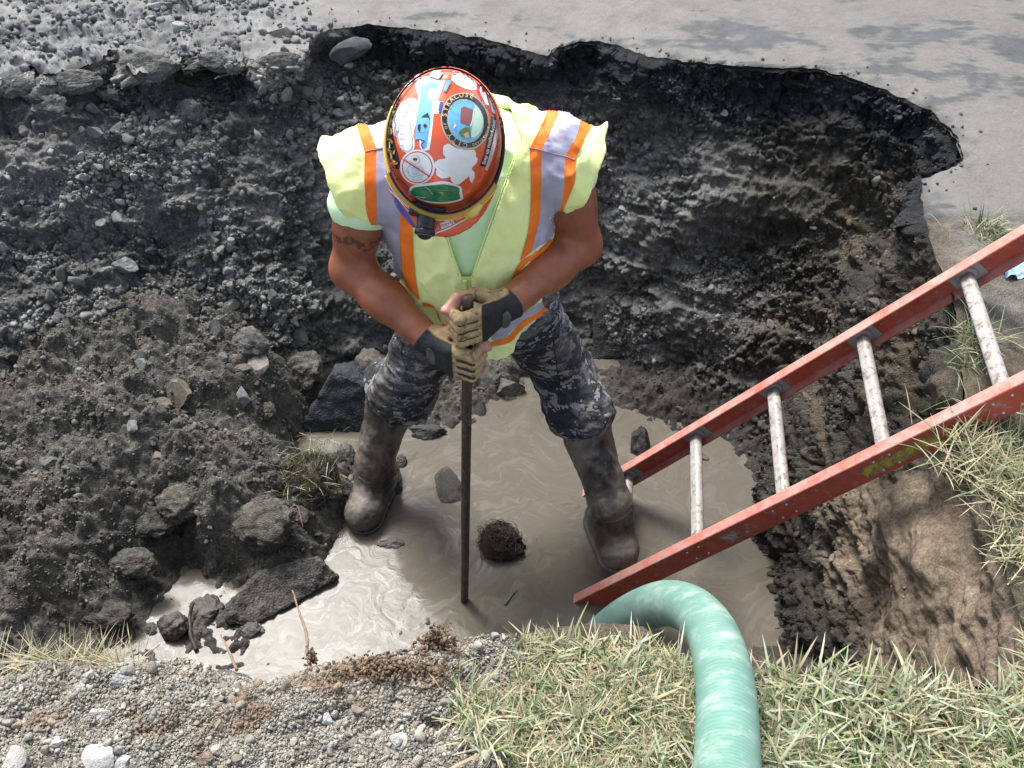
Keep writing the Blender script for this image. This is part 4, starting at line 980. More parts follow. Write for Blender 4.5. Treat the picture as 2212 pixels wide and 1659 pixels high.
obj("hose", mesh("hose", V, F, attrs={"along": np.concatenate([np.repeat(hs, 36), [0, hs[-1]]])}), t.m, label="thick green suction hose bent over the grass into the pit", cat="hose", loc=list(map(float, HC[40])))

# ---- digging bar
B0 = at_y(1003, 1300, 1.452); B1 = at_y(1011, 640, 1.50)
BD = (B1 - B0) / np.linalg.norm(B1 - B0)
def bar_pt(z): return B0 + (B1 - B0) * ((z - B0[2]) / (B1[2] - B0[2]))
M_BAR = dusty("rusty_steel", (.030, .027, .025), (.16, .125, .085), .3, .38, (.15, .085, .04))
zz = np.concatenate([[B0[2] - .22, B0[2] - .10], np.linspace(B0[2] - .02, B1[2] - .004, 40), [B1[2]]])
C = np.array([bar_pt(z) for z in zz]); a = np.linspace(0, 2 * math.pi, 6, endpoint=False) + .3
V, F = tube(C, np.concatenate([[.004, .0135], np.full(40, .0130), [.0105]]), 6, prof=np.column_stack([np.cos(a), np.sin(a)]), ref=(0, 1, 0))
obj("digging_bar", mesh("digging_bar", V, F, smooth=False), M_BAR, label="rusty hexagonal steel digging bar held upright in the water", cat="digging bar", loc=list(map(float, B0)))

# scrap of blue plastic under the upper rail
rr = np.random.RandomState(44); p = surf(2196, 592); k = 14
X_, Y_ = np.meshgrid(np.linspace(-.05, .05, k), np.linspace(-.03, .03, k), indexing='ij'); q = np.column_stack([X_.ravel(), Y_.ravel(), 0 * X_.ravel()])
q[:, 2] = .014 + .016 * fbm(q, 40, 3, seed=3); q[:, :2] += .008 * np.column_stack([fbm(q, 30, 2, seed=1), fbm(q, 30, 2, seed=2)])
obj("plastic_scrap", mesh("plastic_scrap", p + q, grid_faces(k, k), smooth=False), mat("blue_plastic", (.22, .36, .52), .5, .3, 60), label="crumpled scrap of blue plastic beside the upper end of the ladder", cat="scrap", loc=list(map(float, p)))
# ================================================================== SIGNED DISTANCE MODELLING
def V3(*a): return np.array(a, float)
def unit(a): a = np.asarray(a, float); return a / np.linalg.norm(a)
def d_cap(P, a, b, ra, rb=None):
    rb = ra if rb is None else rb
    ab = b - a; t = np.clip((P - a) @ ab / (ab @ ab), 0, 1)
    return np.linalg.norm(P - a - t[:, None] * ab, axis=1) - (ra + (rb - ra) * t)
def d_ell(P, c, rad, ax=None):
    q = P - c
    if ax is not None: q = q @ np.asarray(ax).T
    k0 = np.linalg.norm(q / rad, axis=1); k1 = np.linalg.norm(q / np.square(rad), axis=1)
    return k0 * (k0 - 1) / (k1 + 1e-9)
def d_box(P, c, half, r, ax=None):
    q = P - c
    if ax is not None: q = q @ np.asarray(ax).T
    q = np.abs(q) - (np.asarray(half) - r)
    return np.linalg.norm(np.maximum(q, 0), axis=1) + np.minimum(q.max(1), 0) - r
def smin(a, b, k):
    h = np.clip(.5 + .5 * (b - a) / k, 0, 1); return b + (a - b) * h - k * h * (1 - h)
def smax(a, b, k): return -smin(-a, -b, k)
def sunion(ds, k):
    o = ds[0]
    for d in ds[1:]: o = smin(o, d, k)
    return o
def grad(f, P, e=.0012):
    g = np.stack([f(P + V3(e, 0, 0)) - f(P - V3(e, 0, 0)), f(P + V3(0, e, 0)) - f(P - V3(0, e, 0)), f(P + V3(0, 0, e)) - f(P - V3(0, 0, e))], -1)
    return g / (np.linalg.norm(g, axis=1)[:, None] + 1e-12)
def polygonize(f, lo, hi, h, B=8, margin=.0, newton=1):
    lo, hi = np.asarray(lo, float), np.asarray(hi, float)
    nb = np.ceil((hi - lo) / (h * B)).astype(int)
    bi = np.stack(np.meshgrid(*[np.arange(k) for k in nb], indexing='ij'), -1).reshape(-1, 3)
    d = f(lo + (bi + .5) * h * B)
    bi = bi[np.abs(d) < B * h * .95 * 1.2 + margin]
    n = nb * B + 1
    loc = np.stack(np.meshgrid(*[np.arange(B + 1)] * 3, indexing='ij'), -1).reshape(-1, 3)
    val = np.zeros((len(bi), (B + 1) ** 3), np.float32)
    for i in range(0, len(bi), 400):
        G = (bi[i:i + 400, None] * B + loc[None]).reshape(-1, 3)
        val[i:i + 400] = f(lo + G * h).reshape(-1, (B + 1) ** 3)
    val = val.reshape(-1, B + 1, B + 1, B + 1)
    cs = {(a, b, c): val[:, a:a + B, b:b + B, c:c + B] for a in (0, 1) for b in (0, 1) for c in (0, 1)}
    neg = sum((x < 0).astype(np.int8) for x in cs.values())
    act = (neg > 0) & (neg < 8)
    blk, ci, cj, ck = np.nonzero(act)
    corner = {k: x[act] for k, x in cs.items()}
    acc = np.zeros((len(blk), 3)); cnt = np.zeros(len(blk))
    keys = list(corner)
    for a in keys:
        for ax in range(3):
            if a[ax]: continue
            b = list(a); b[ax] = 1; va, vb = corner[a], corner[tuple(b)]
            m = (va < 0) != (vb < 0); t = np.where(m, va / np.where(m, va - vb, 1), 0)
            p = np.array(a, float)[None] + np.eye(3)[ax][None] * t[:, None]
            acc[m] += p[m]; cnt[m] += 1
    cell = bi[blk] * B + np.stack([ci, cj, ck], -1)
    V = lo + (cell + acc / cnt[:, None]) * h
    gid = (cell[:, 0] * n[1] + cell[:, 1]) * n[2] + cell[:, 2]
    o = np.argsort(gid); gs = gid[o]
    def look(c):
        g = (c[:, 0] * n[1] + c[:, 1]) * n[2] + c[:, 2]
        i = np.clip(np.searchsorted(gs, g), 0, len(gs) - 1); ok = gs[i] == g
        return np.where(ok, o[i], -1)
    F = []
    for ax in range(3):
        e = [0, 0, 0]; e[ax] = 1
        va, vb = corner[(0, 0, 0)], corner[tuple(e)]
        m = (va < 0) != (vb < 0); c = cell[m]
        u, w = (ax + 1) % 3, (ax + 2) % 3
        eu = np.eye(3, dtype=int)[u]; ew = np.eye(3, dtype=int)[w]
        q = np.stack([look(c), look(c - eu), look(c - eu - ew), look(c - ew)], -1)
        flip = (va[m] < 0)
        q = np.where(flip[:, None], q, q[:, ::-1])
        F.append(q[(q >= 0).all(1)])
    F = np.vstack(F)
    for _ in range(newton):
        V = V - np.clip(f(V), -h, h)[:, None] * grad(f, V)
    return V, F
def shoot(f, u, v, d0=1.2, d1=3.2, it=60):
    """first point of the surface f = 0 seen at picture points u, v"""
    r = ray(u, v); L = np.linalg.norm(r, axis=1); t = np.full(len(L), d0)
    for _ in range(it): t = np.minimum(t + .8 * f(CAM + r * t[:, None]) / L, d1)
    return CAM + r * t[:, None], t < d1 - 1e-4
def lay(f, uv, lift):
    """picture points laid onto surface f and lifted off it"""
    uv = np.asarray(uv, float); P, ok = shoot(f, uv[:, 0], uv[:, 1])
    return P + grad(f, P) * lift, ok
def strip_px(f, L, R, n, m, lift=.002, thick=.0):
    """cloth band between two picture polylines, laid on f"""
    a = spline(np.array(L, float), 160) if len(L) > 2 else np.array(L, float)
    b = spline(np.array(R, float), 160) if len(R) > 2 else np.array(R, float)
    a, _ = resample(a, n=n); b, _ = resample(b, n=n)
    t = np.linspace(0, 1, m)[None, :, None]
    uv = (a[:, None] * (1 - t) + b[:, None] * t).reshape(-1, 2)
    P, ok = lay(f, uv, lift)
    F = grid_faces(n, m); F = F[ok[F].all(1)]
    e = np.linalg.norm(P[F] - P[np.roll(F, 1, 1)], axis=2).max(1); F = F[e < .06]
    lab = np.arange(len(P))
    for _ in range(400):
        m_ = lab[F].min(1); old = lab.copy(); np.minimum.at(lab, F.ravel(), np.repeat(m_, 4))
        if (old == lab).all(): break
    fl = lab[F[:, 0]]; u_, c_ = np.unique(fl, return_counts=True)
    return P, F[fl == u_[np.argmax(c_)]]
# ================================================================== THE WORKER
SL, SR = V3(-.326, 1.745, 1.405), V3(.112, 1.76, 1.43)
EL, ER = V3(-.382, 1.688, 1.160), V3(.162, 1.735, 1.195)
HZU, HZL = 1.178, 1.066
BU, BL = bar_pt(HZU), bar_pt(HZL)
WU, WL = BU + V3(.090, .044, .0), BL + V3(-.090, .042, .004)
HIPL, HIPR = V3(-.185, 1.865, .88), V3(.02, 1.865, .88)
KL, KR = V3(-.335, 1.87, .50), at_z(1212, 800, .55)
TL, TR = at_z(852, 848, .41), at_z(1254, 905, .455)        # boot tops
AL, AR = at_z(812, 1012, .13), at_z(1318, 1108, .24)      # ankles
UP = unit([.055, -.764, .643]); FW = V3(-.085, -.64, -.765); FW = unit(FW - UP * FW.dot(UP)); SD = np.cross(FW, UP)
if SD[0] < 0: SD = -SD
HB = at_d(961, 306, 1.79)                                 # middle of the helmet's base
HAX = np.stack([SD, FW, UP])
def hl(s, f_, u_): return HB + SD * s + FW * f_ + UP * u_

# ---- hands: four fingers round the bar and a thumb
def hand_pts(B, W, sx, tilt):
    """finger chains [MCP, PIP, DIP, TIP] and thumb chain, sx = +1 hand comes from the right"""
    ch = []
    for i in range(4):
        z = (1.5 - i) * .0235
        k = [1.0, 1.06, 1.0, .86][i]
        off = [0, .002, .001, -.003][i]
        q = [(.037 + off, -.018), (-.014 * k, -.040), (-.035 * k, -.015), (-.020 * k, .010)]
        ch.append([B + V3(sx * x, y, z + tilt * (sx * .5 * x / .05)) for x, y in q])
    th = [B + V3(sx * .066, .040, .020), B + V3(sx * .018, .036, .040), B + V3(-sx * .022, .016, .046), B + V3(-sx * .049, -.012, .036)]
    return ch, th
HU = hand_pts(BU, WU, 1, .004); HLo = hand_pts(BL, WL, -1, .008)
FR = [.0118, .0108, .0098, .0082]
def d_hand(P, H, W, B, E, grow=0.0, fingers=True, reach=4, thumb=4):
    ch, th = H
    d = None
    for i, c in enumerate(ch):
        s = [1, 1.03, 1, .9][i]
        x = d_cap(P, W + (c[0] - ch[1][0]) * V3(.6, .6, .45), c[0], .0150 + grow, .0135 * s + grow)      # metacarpal
        d = x if d is None else smin(d, x, .014)
    fs = []
    for i, c in enumerate(ch):
        s = [1, 1.03, 1, .9][i]
        for j in range(min(3, reach)):
            x = d_cap(P, c[j], c[j + 1] if j + 1 < reach or reach == 4 else c[j] + (c[j + 1] - c[j]) * .55, FR[j] * s + grow, FR[j + 1] * s + grow)
            fs.append((i, x))
    for i in range(4):
        fi = None
        for k_, x in fs:
            if k_ == i: fi = x if fi is None else smin(fi, x, .004)
        d = smin(d, fi, .0045)
    tb = sunion([d_cap(P, W + V3(0, .008, .012), th[0], .018 + grow, .0185 + grow), d_cap(P, th[0], th[1], .0185 + grow, .0140 + grow)] + ([d_cap(P, th[1], th[2], .0138 + grow, .0120 + grow), d_cap(P, th[2], th[3], .0120 + grow, .0100 + grow)][:thumb - 2]), .008)
    d = smin(d, tb, .009)
    d = smin(d, d_cap(P, W, W + (E - W) * .18, .027 + grow, .031 + grow), .018)
    return d
def d_arm(P, S, E, W, side):
    u = unit(E - S)
    d = d_cap(P, S, E, .056, .047)
    d = smin(d, d_ell(P, S * .55 + E * .45 + V3(0, -.012, .0), (.053, .053, .10), np.stack([np.cross(u, [0, 1, 0]), np.cross(u, np.cross(u, [0, 1, 0])), u])), .03)
    d = smin(d, d_cap(P, E, E * .55 + W * .45, .0475, .046), .035)
    d = smin(d, d_cap(P, E * .6 + W * .4, W, .046, .031), .03)
    return d
NECK0, NECK1 = V3(-.106, 1.79, 1.45), hl(0, -.015, -.10)
def d_head(P):
    d = d_ell(P, hl(0, -.005, -.03), (.077, .096, .105), HAX)
    d = smin(d, d_ell(P, hl(0, .028, -.115), (.060, .066, .070), HAX), .04)      # jaw
    d = smin(d, d_ell(P, hl(0, .070, -.150), (.026, .026, .024), HAX), .025)     # chin
    for s in (-1, 1):
        d = smin(d, d_ell(P, hl(s * .038, .075, -.085), (.026, .024, .022), HAX), .02)      # cheeks
        e = smax(d_ell(P, hl(s * .083, -.008, -.075), (.014, .024, .034), HAX), -d_ell(P, hl(s * .096, .002, -.075), (.010, .014, .022), HAX), .004)
        d = smin(d, e, .008)
        d = smax(d, -d_ell(P, hl(s * .032, .099, -.052), (.016, .012, .011), HAX), .008)     # sockets
    d = smin(d, d_cap(P, hl(0, .094, -.048), hl(0, .118, -.094), .008, .014), .012)           # nose
    d = smin(d, d_cap(P, hl(-.045, .088, -.034), hl(.045, .088, -.034), .010), .014)          # brow
    for k_ in (-.122, -.132): d = smin(d, d_cap(P, hl(-.020, .090, k_), hl(.020, .090, k_), .007), .006)   # lips
    return d
def d_torso(P, g=0.0):
    d = d_ell(P, V3(-.104, 1.768, 1.31), (.205 + g, .140 + g, .185 + g))
    d = smin(d, d_ell(P, V3(-.104, 1.815, 1.39), (.165 + g, .105 + g, .125 + g)), .05)
    d = smin(d, d_cap(P, SL + V3(.02, 0, 0), SR - V3(.02, 0, 0), .072 + g), .07)
    d = smin(d, d_ell(P, V3(-.095, 1.765, 1.10), (.185 + g, .150 + g, .20 + g)), .08)
    d = smin(d, d_ell(P, V3(-.085, 1.855, .91), (.180 + g, .135 + g, .13 + g)), .08)
    return d
def d_body(P):
    d = d_torso(P, -.006)
    d = smin(d, d_cap(P, NECK0, NECK1, .072, .062), .05)
    d = smin(d, d_head(P), .03)
    for S, E, W, H, B in ((SL, EL, WL, HLo, BL), (SR, ER, WU, HU, BU)):
        a = smin(d_arm(P, S, E, W, 0), d_hand(P, H, W, B, E), .02)
        d = smin(d, a, .035)
    for H_, K_ in ((HIPL, KL), (HIPR, KR)):
        d = smin(d, d_cap(P, H_, K_, .078, .055), .05)
    return d
def fold(P, s, amp, st=(1, 1, 1), seed=0): return amp * fbm(P * np.asarray(st, float), s, 3, .5, seed)

man = thing("person", (-.1, 1.75, 0), "construction worker with bowed head in a yellow vest and orange sticker-covered hard hat", "person")
t = NT("skin"); tn = t.attr("tint")
c = t.mix(1.0, tn, t.ramp(t.noise(38, 5, .65), [(.3, .76), (.7, 1.2)]), 'MULTIPLY')
c = t.mix(t.ramp(t.noise(9, 4, .6), [(.45, 0), (.7, .30)]), c, (.40, .105, .055))
c = t.mix(t.ramp(t.noise(230, 3, .6), [(.60, 0), (.70, .5)]), c, (.22, .085, .05))
t.set(Base_Color=c, Roughness=.46, Normal=t.bump(t.noise(420, 3), .15, .0012)); t.b.inputs["Subsurface Weight"].default_value = .08; t.b.inputs["Subsurface Radius"].default_value = (.012, .005, .003)
M_SKIN = t.m
V, F = polygonize(d_body, (-.52, 1.38, .84), (.30, 2.05, 1.80), .0034)
tint = np.tile([.26, .090, .043], (len(V), 1))
armL = sstep(1.33, 1.44, 0 * V[:, 2] + 1.0)
# paler hands, pinker knuckles, nails
for H, B in ((HLo, BL), (HU, BU)):
    nearh = (1 - sstep(.075, .11, np.linalg.norm(V - B, axis=1)))[:, None]
    tint = tint * (1 - nearh) + nearh * np.array([.42, .20, .14])
    th = H[1]; nd = unit(th[3] - th[2]); tipc = th[3] + V3(0, -.004, .008)
    nail = (np.linalg.norm((V - tipc - nd * .001) * [1, 1, 1.0], axis=1) < .0075)
    tint[nail] = [.60, .36, .30]
# tattoo band round the viewer-left upper arm, a darker mark on the other
ta = unit(EL - SL); s_ = (V - SL) @ ta / np.linalg.norm(EL - SL)
near_arm = d_cap(V, SL, EL, .064, .054) < .02
bandw = fbm(V, 70, 2, seed=3)
tb = near_arm & (np.abs(s_ - .62 - .03 * np.sin(V[:, 0] * 90)) < .035 + .025 * bandw) & (fbm(V, 110, 2, seed=6) > -.25) & (V[:, 2] < 1.33)
tint[tb] = tint[tb] * .38
sr_ = (V - SR) @ unit(ER - SR) / np.linalg.norm(ER - SR)
tb2 = (d_cap(V, SR, ER, .064, .054) < .02) & (np.abs(sr_ - .45) < .16) & (fbm(V * [1, 1, .35], 75, 2, seed=8) > .22) & (V[:, 0] > .19)
tint[tb2] *= .6
obj("body", mesh("body", V, F, cols=np.clip(tint, .01, 1)), M_SKIN, man)
for s in (-1, 1):
    Vs, Fs = ico(3); obj("eye", mesh("eye", hl(s * .032, .088, -.052) + Vs * .0125, Fs, cols=np.where((Vs @ FW > .86)[:, None], [.05, .03, .02], [.8, .78, .75])), M_SKIN, man)
Vh, Fh = polygonize(lambda P: np.maximum(np.maximum(d_ell(P, hl(0, -.008, -.035), (.082, .101, .100), HAX), (P - hl(0, 0, -.02)) @ UP), (P - hl(0, .045, 0)) @ FW - (P - hl(0, 0, 0)) @ UP * .2), HB - .16, HB + .16, .004)
obj("hair", mesh("hair", Vh, Fh), mat("dark_hair", (.035, .025, .018), .7, .4, 90, .6, 300, .004), man)

# ---- safety vest: a hollow cloth shell
def d_vest0(P):
    g = .020
    d = d_ell(P, V3(-.104, 1.765, 1.31), (.222, .163, .195))
    d = smin(d, d_ell(P, V3(-.100, 1.822, 1.40), (.185, .118, .140)), .05)
    for S, sx in ((SL, -1), (SR, 1)):
        d = smin(d, d_cap(P, S + V3(-sx * .10, 0, .0), S + V3(sx * .15, -.012, -.045), .080, .104), .05)
    Q_ = (P - V3(-.085, 1.765, 0)) * [1, 1.22, 1] + V3(-.085, 1.765, 0)
    sk = d_cap(Q_, V3(-.092, 1.765, 1.15), V3(-.068, 1.770, .86), .200, .226) * .85
    d = smin(d, sk, .06)
    d = smin(d, d_torso(P, .013), .02)
    d = smin(d, np.minimum(d_cap(P, SL, SL + (EL - SL) * .16, .086, .088), d_cap(P, SR, SR + (ER - SR) * .14, .086, .088)), .03)
    w = -.006 * (1 - np.abs(fbm(P * [1, 1, .6], 7, 2, seed=75)) * 3).clip(0, 1) ** 3 + fold(P, 9, .008, (1, 1, .45), 70) + .010 * np.abs(fbm(P * [1.3, 1, .55], 11, 2, seed=73)) + fold(P, 30, .003, (1, 1, .6), 71)
    return d + w
# ---- t-shirt
def d_shirt(P):
    d = d_torso(P, .004)
    d = smin(d, d_cap(P, NECK0 + V3(0, .01, -.03), NECK0 + (NECK1 - NECK0) * .28, .092, .084), .05)
    d = np.maximum(d, d_vest0(P) + .012)
    sl = np.minimum(d_cap(P, SL, SL + (EL - SL) * .33, .064, .076), d_cap(P, SR, SR + (ER - SR) * .20, .066, .070))
    d = smin(d, sl, .03)
    return d + fold(P, 16, .0035, (1, 1, .5), 60)
M_SHIRT = mat("mint_shirt", (.66, .90, .55), .85, .05, 40, .3, 900, .001)
V, F = polygonize(d_shirt, (-.52, 1.55, .90), (.32, 2.05, 1.62), .006)
obj("shirt", mesh("shirt", V, F), M_SHIRT, man)

vcut = np.array([(1128, 300), (1021, 597), (994, 597), (958, 500), (905, 400), (880, 260), (960, 180), (1090, 200)], float)
def pt_in(uv, poly):
    c = np.zeros(len(uv), bool); j = len(poly) - 1
    for i in range(len(poly)):
        a, b = poly[i], poly[j]
        c ^= ((a[1] > uv[:, 1]) != (b[1] > uv[:, 1])) & (uv[:, 0] < (b[0] - a[0]) * (uv[:, 1] - a[1]) / (b[1] - a[1] + 1e-12) + a[0]); j = i
    return c
def px_dist(uv, poly):
    """signed distance to a polygon in picture units, negative inside"""
    d = np.full(len(uv), 1e9)
    for i in range(len(poly)):
        a, b = poly[i - 1], poly[i]; ab = b - a; t_ = np.clip(((uv - a) @ ab) / (ab @ ab), 0, 1)
        d = np.minimum(d, np.linalg.norm(uv - a - t_[:, None] * ab, axis=1))
    return np.where(pt_in(uv, poly), -d, d)
def d_vest(P):
    d = d_vest0(P)
    d = np.maximum(d, -(d + .0125))                                   # shell
    dx = P[:, 0] + .052
    hem = .920 + 1.7 * dx ** 2 + .45 * np.sqrt(dx * dx + .0009) + .010 * fbm(P, 12, 2, seed=5)
    d = np.maximum(d, (hem - P[:, 2]) * .7)
    # arm holes
    for S, sx in ((SL, -1), (SR, 1)):
        n_ = unit([sx * .93, -.06, -.34 if sx > 0 else -.30])
        e = (P - S) @ n_ - .070 - .006 * fbm(P, 12, 2, seed=9 + sx)
        d = np.maximum(d, e)
        lo_ = d_cap(P, S + V3(sx * .01, .015, -.05), S + V3(sx * .22, -.03, -.24), .088, .13)
        d = np.maximum(d, -lo_)
    pp = pix(P); front = (P[:, 1] - 1.80)
    d = np.maximum(d, -np.maximum(px_dist(pp[:, :2], vcut) * .001, front))
    d = np.maximum(d, -(d_cap(P, NECK0 + V3(0, .0, -.01), NECK1, .098, .09)))
    return d
t = NT("hi_vis_mesh"); co = t.coord()
dots = t.ramp(t.voronoi(330, co), [(.22, 0.0), (.34, 1.0)])
zone = t.ramp(t.noise(3.0, 2), [(.3, .3), (.6, .8)])
base = t.mix(t.ramp(t.noise(11, 4), [(.3, 0), (.7, 1)]), (.90, 1.0, .38), (.94, 1.0, .46))
c = t.mix(t.math('MULTIPLY', t.math('SUBTRACT', 1.0, dots), zone), base, (.70, .88, .28))
t.set(Base_Color=c, Roughness=.8, Normal=t.bump(dots, .25, .001)); M_VEST = t.m
V, F = polygonize(d_vest, (-.56, 1.48, .82), (.36, 2.06, 1.66), .0042, newton=0)
vest = obj("safety_vest", mesh("safety_vest", V, F), M_VEST, man)
def d_vout(P): return d_vest0(P)
M_ORANGE = mat("orange_band", (.92, .20, .016), .7, .08, 30, .3, 700, .0008)
t = NT("reflective_silver"); c = t.mix(t.ramp(t.noise(14, 4), [(.35, 0), (.65, 1)]), (.36, .35, .47), (.47, .46, .57))
t.set(Base_Color=c, Roughness=.5, Metallic=.15, Normal=t.bump(t.noise(45, 4), .22, .004)); M_SILVER = t.m
def z1(*pts): return [(663.6 + .32 * x, 115 + .32 * y) for x, y in pts]
def z3(*pts): return [(867 + .16 * x, 601.7 + .16 * y) for x, y in pts]
bands = [
    ("orange_band", M_ORANGE, z1((310, 400), (350, 540), (388, 668)), z1((398, 395), (420, 520), (474, 655)), .0022),
    ("reflective_band", M_SILVER, z1((398, 395), (420, 520), (474, 655)), z1((545, 330), (570, 480), (610, 640)), .0022),
    ("orange_band", M_ORANGE, z1((545, 330), (570, 480), (610, 640)), z1((640, 300), (660, 470), (700, 640)), .0022),
    ("orange_band", M_ORANGE, z1((388, 672), (388, 900), (405, 1080), (470, 1245), (540, 1400)), z1((470, 660), (468, 900), (470, 1080), (476, 1245), (540, 1402)), .0024),
    ("reflective_band", M_SILVER, z1((470, 660), (468, 900), (472, 1240), (540, 1405), (648, 1535)), z1((610, 655), (625, 900), (630, 1140), (633, 1300), (648, 1537)), .0024),
    ("orange_band", M_ORANGE, z1((610, 655), (625, 900), (630, 1140), (636, 1320), (660, 1535), (745, 1650)), z1((700, 655), (705, 900), (714, 1190), (718, 1340), (738, 1540), (762, 1660)), .0024),
    ("orange_band", M_ORANGE, z1((1645, 310), (1600, 440), (1500, 645)), z1((1712, 342), (1670, 480), (1582, 655)), .0022),
    ("reflective_band", M_SILVER, z1((1712, 342), (1670, 480), (1582, 655)), z1((1852, 415), (1815, 560), (1740, 697)), .0022),
    ("orange_band", M_ORANGE, z1((1852, 415), (1815, 560), (1740, 697)), z1((1930, 480), (1868, 580), (1812, 718)), .0022),
    ("orange_band", M_ORANGE, z1((1500, 645), (1510, 900), (1492, 1180), (1435, 1395)), z1((1582, 657), (1580, 900), (1560, 1150), (1508, 1345)), .0024),
    ("reflective_band", M_SILVER, z1((1582, 657), (1580, 900), (1560, 1150), (1508, 1345)), z1((1740, 699), (1732, 930), (1692, 1130), (1640, 1250)), .0024),
    ("orange_band", M_ORANGE, z1((1740, 699), (1732, 930), (1692, 1130), (1640, 1250)), z1((1812, 720), (1803, 870), (1750, 1010), (1680, 1150)), .0024),
    ("orange_band", M_ORANGE, z1((1640, 1252), (1540, 1345), (1440, 1400), (1370, 1530)), z1((1662, 1270), (1550, 1372), (1455, 1440), (1385, 1550)), .0030),
    ("reflective_band", M_SILVER, z3((1215, 800), (1300, 690), (1560, 520), (1900, 300)), z3((1250, 838), (1420, 770), (1600, 590), (1930, 380)), .0024),
    ("orange_band", M_ORANGE, z3((1190, 860), (1440, 775), (1610, 595), (1930, 382)), z3((1220, 915), (1470, 850), (1660, 650), (1980, 420)), .0024),
    ("orange_band", M_ORANGE, z3((280, 310), (440, 365), (520, 560), (640, 640)), z3((300, 365), (470, 410), (560, 620), (650, 690)), .0024),
]
for nm, m_, L, R, lift in bands:
    P, F = strip_px(d_vout, L, R, 60, 9, lift)
    obj(nm, mesh(nm, P, F), m_, vest)
# shoulder seams, zip, seams of the front facing
def cord_px(f, pts, r, name, m_, parent, lift=.001, n=60):
    uv = spline(np.array(pts, float), n); P, ok = lay(f, uv, lift); P = P[ok]
    if len(P) < 3: print('CORD MISS', pts[:1]); return None
    V, F = tube(P, r, 6); return obj(name, mesh(name, V, F), m_, parent)
M_SEAM = mat("seam", (.45, .60, .18), .8)
cord_px(d_vout, z1((388, 668), (490, 648), (600, 640)), .0011, "seam", mat("dark_seam", (.25, .22, .24), .8), vest, .003)
cord_px(d_vout, z1((1495, 640), (1600, 660), (1740, 698), (1815, 720)), .0011, "seam", bpy.data.materials["dark_seam"], vest, .003)
cord_px(d_vout, [(1122, 310), (1085, 410), (1045, 520), (1019, 600)], .0013, "seam", M_VEST, vest, .0008)
cord_px(d_vout, [(964, 505), (980, 555), (997, 600)], .0013, "seam", M_VEST, vest, .0008)
P, F = strip_px(d_vout, [(998, 596), (1001, 640), (1004, 700), (1010, 760)], [(1016, 596), (1017, 640), (1020, 700), (1026, 760)], 40, 5, .0022)
zp = obj("zipper", mesh("zipper", P, F), mat("zip_tape", (.66, .84, .26), .7, .1, 200), vest)
for (u, v, w, h) in ((1005, 606, 5, 5), (1005, 618, 4, 9), (1005, 632, 5, 6)):
    p, _ = lay(d_vout, [(u, v)], .005); Vb, Fb = box(p[0], np.eye(3), (w * .001, .002, h * .001), .001); obj("slider", mesh("slider", Vb, Fb), mat("zip_slider", (.74, .86, .42), .4), zp)

# ---- camouflage trousers
def d_trs(P):
    d = d_ell(P, V3(-.083, 1.865, .90), (.192, .150, .155))
    for H_, K_, T_, A_ in ((HIPL, KL, TL, AL), (HIPR, KR, TR, AR)):
        leg = d_cap(P, H_, K_, .106, .088)
        leg = smin(leg, d_cap(P, K_, T_ + V3(0, 0, .03), .088, .094), .04)
        leg = smin(leg, d_ell(P, T_ + V3(0, .01, .045), (.100, .098, .050)), .025)       # bloused over the boot
        d = smin(d, leg, .05)
    cut = np.minimum(np.linalg.norm(P[:, :2] - TL[:2], axis=1), np.linalg.norm(P[:, :2] - TR[:2], axis=1))
    d = np.maximum(d, (np.where(P[:, 0] < -.08, TL[2], TR[2]) - .012 - P[:, 2] + .012 * fbm(P, 12, 2, seed=4)))
    return d + fold(P, 10, .012, (1, 1, .8), 80) + fold(P, 26, .005, (1, 1, 1.5), 81)
t = NT("camouflage"); co = t.coord()
def snap(v, s): return t.vmath('MULTIPLY', t.vmath('FLOOR', t.vmath('MULTIPLY', v, s)), tuple(1 / x for x in s))
q = snap(co, (170, 170, 210))
n1 = t.noise(17, 3, .72, t.vmath('MULTIPLY', q, (.62, .62, 1.25)), 0.0); n2 = t.noise(26, 3, .75, t.vmath('ADD', t.vmath('MULTIPLY', q, (.6, .6, 1.3)), (3.1, 7.7, 1.3)))
c = t.ramp(n1, [(0, (.014, .015, .019)), (.47, (.034, .036, .042)), (.56, (.105, .105, .112))], 'CONSTANT')
c = t.mix(t.ramp(n2, [(0, 0.0), (.555, 1.0)], 'CONSTANT'), c, (.235, .228, .230))
mud = t.ramp(t.noise(7, 5, .6), [(.48, 0), (.72, .6)]); c = t.mix(mud, c, (.14, .115, .085))
t.set(Base_Color=c, Roughness=.85, Normal=t.bump(t.noise(500, 2), .2, .001)); M_CAMO = t.m
V, F = polygonize(d_trs, (-.50, 1.62, .34), (.36, 2.08, 1.06), .0055)
trs = obj("trousers", mesh("trousers", V, F), M_CAMO, man)
for pts in ([(1190, 700), (1200, 770), (1208, 840)], [(1262, 650), (1258, 700), (1246, 740)], [(870, 740), (868, 770), (880, 800)], [(1150, 790), (1200, 800), (1252, 795)]):
    cord_px(d_trs, pts, .0016, "seam", mat("trouser_seam", (.02, .022, .03), .9), trs, .0)

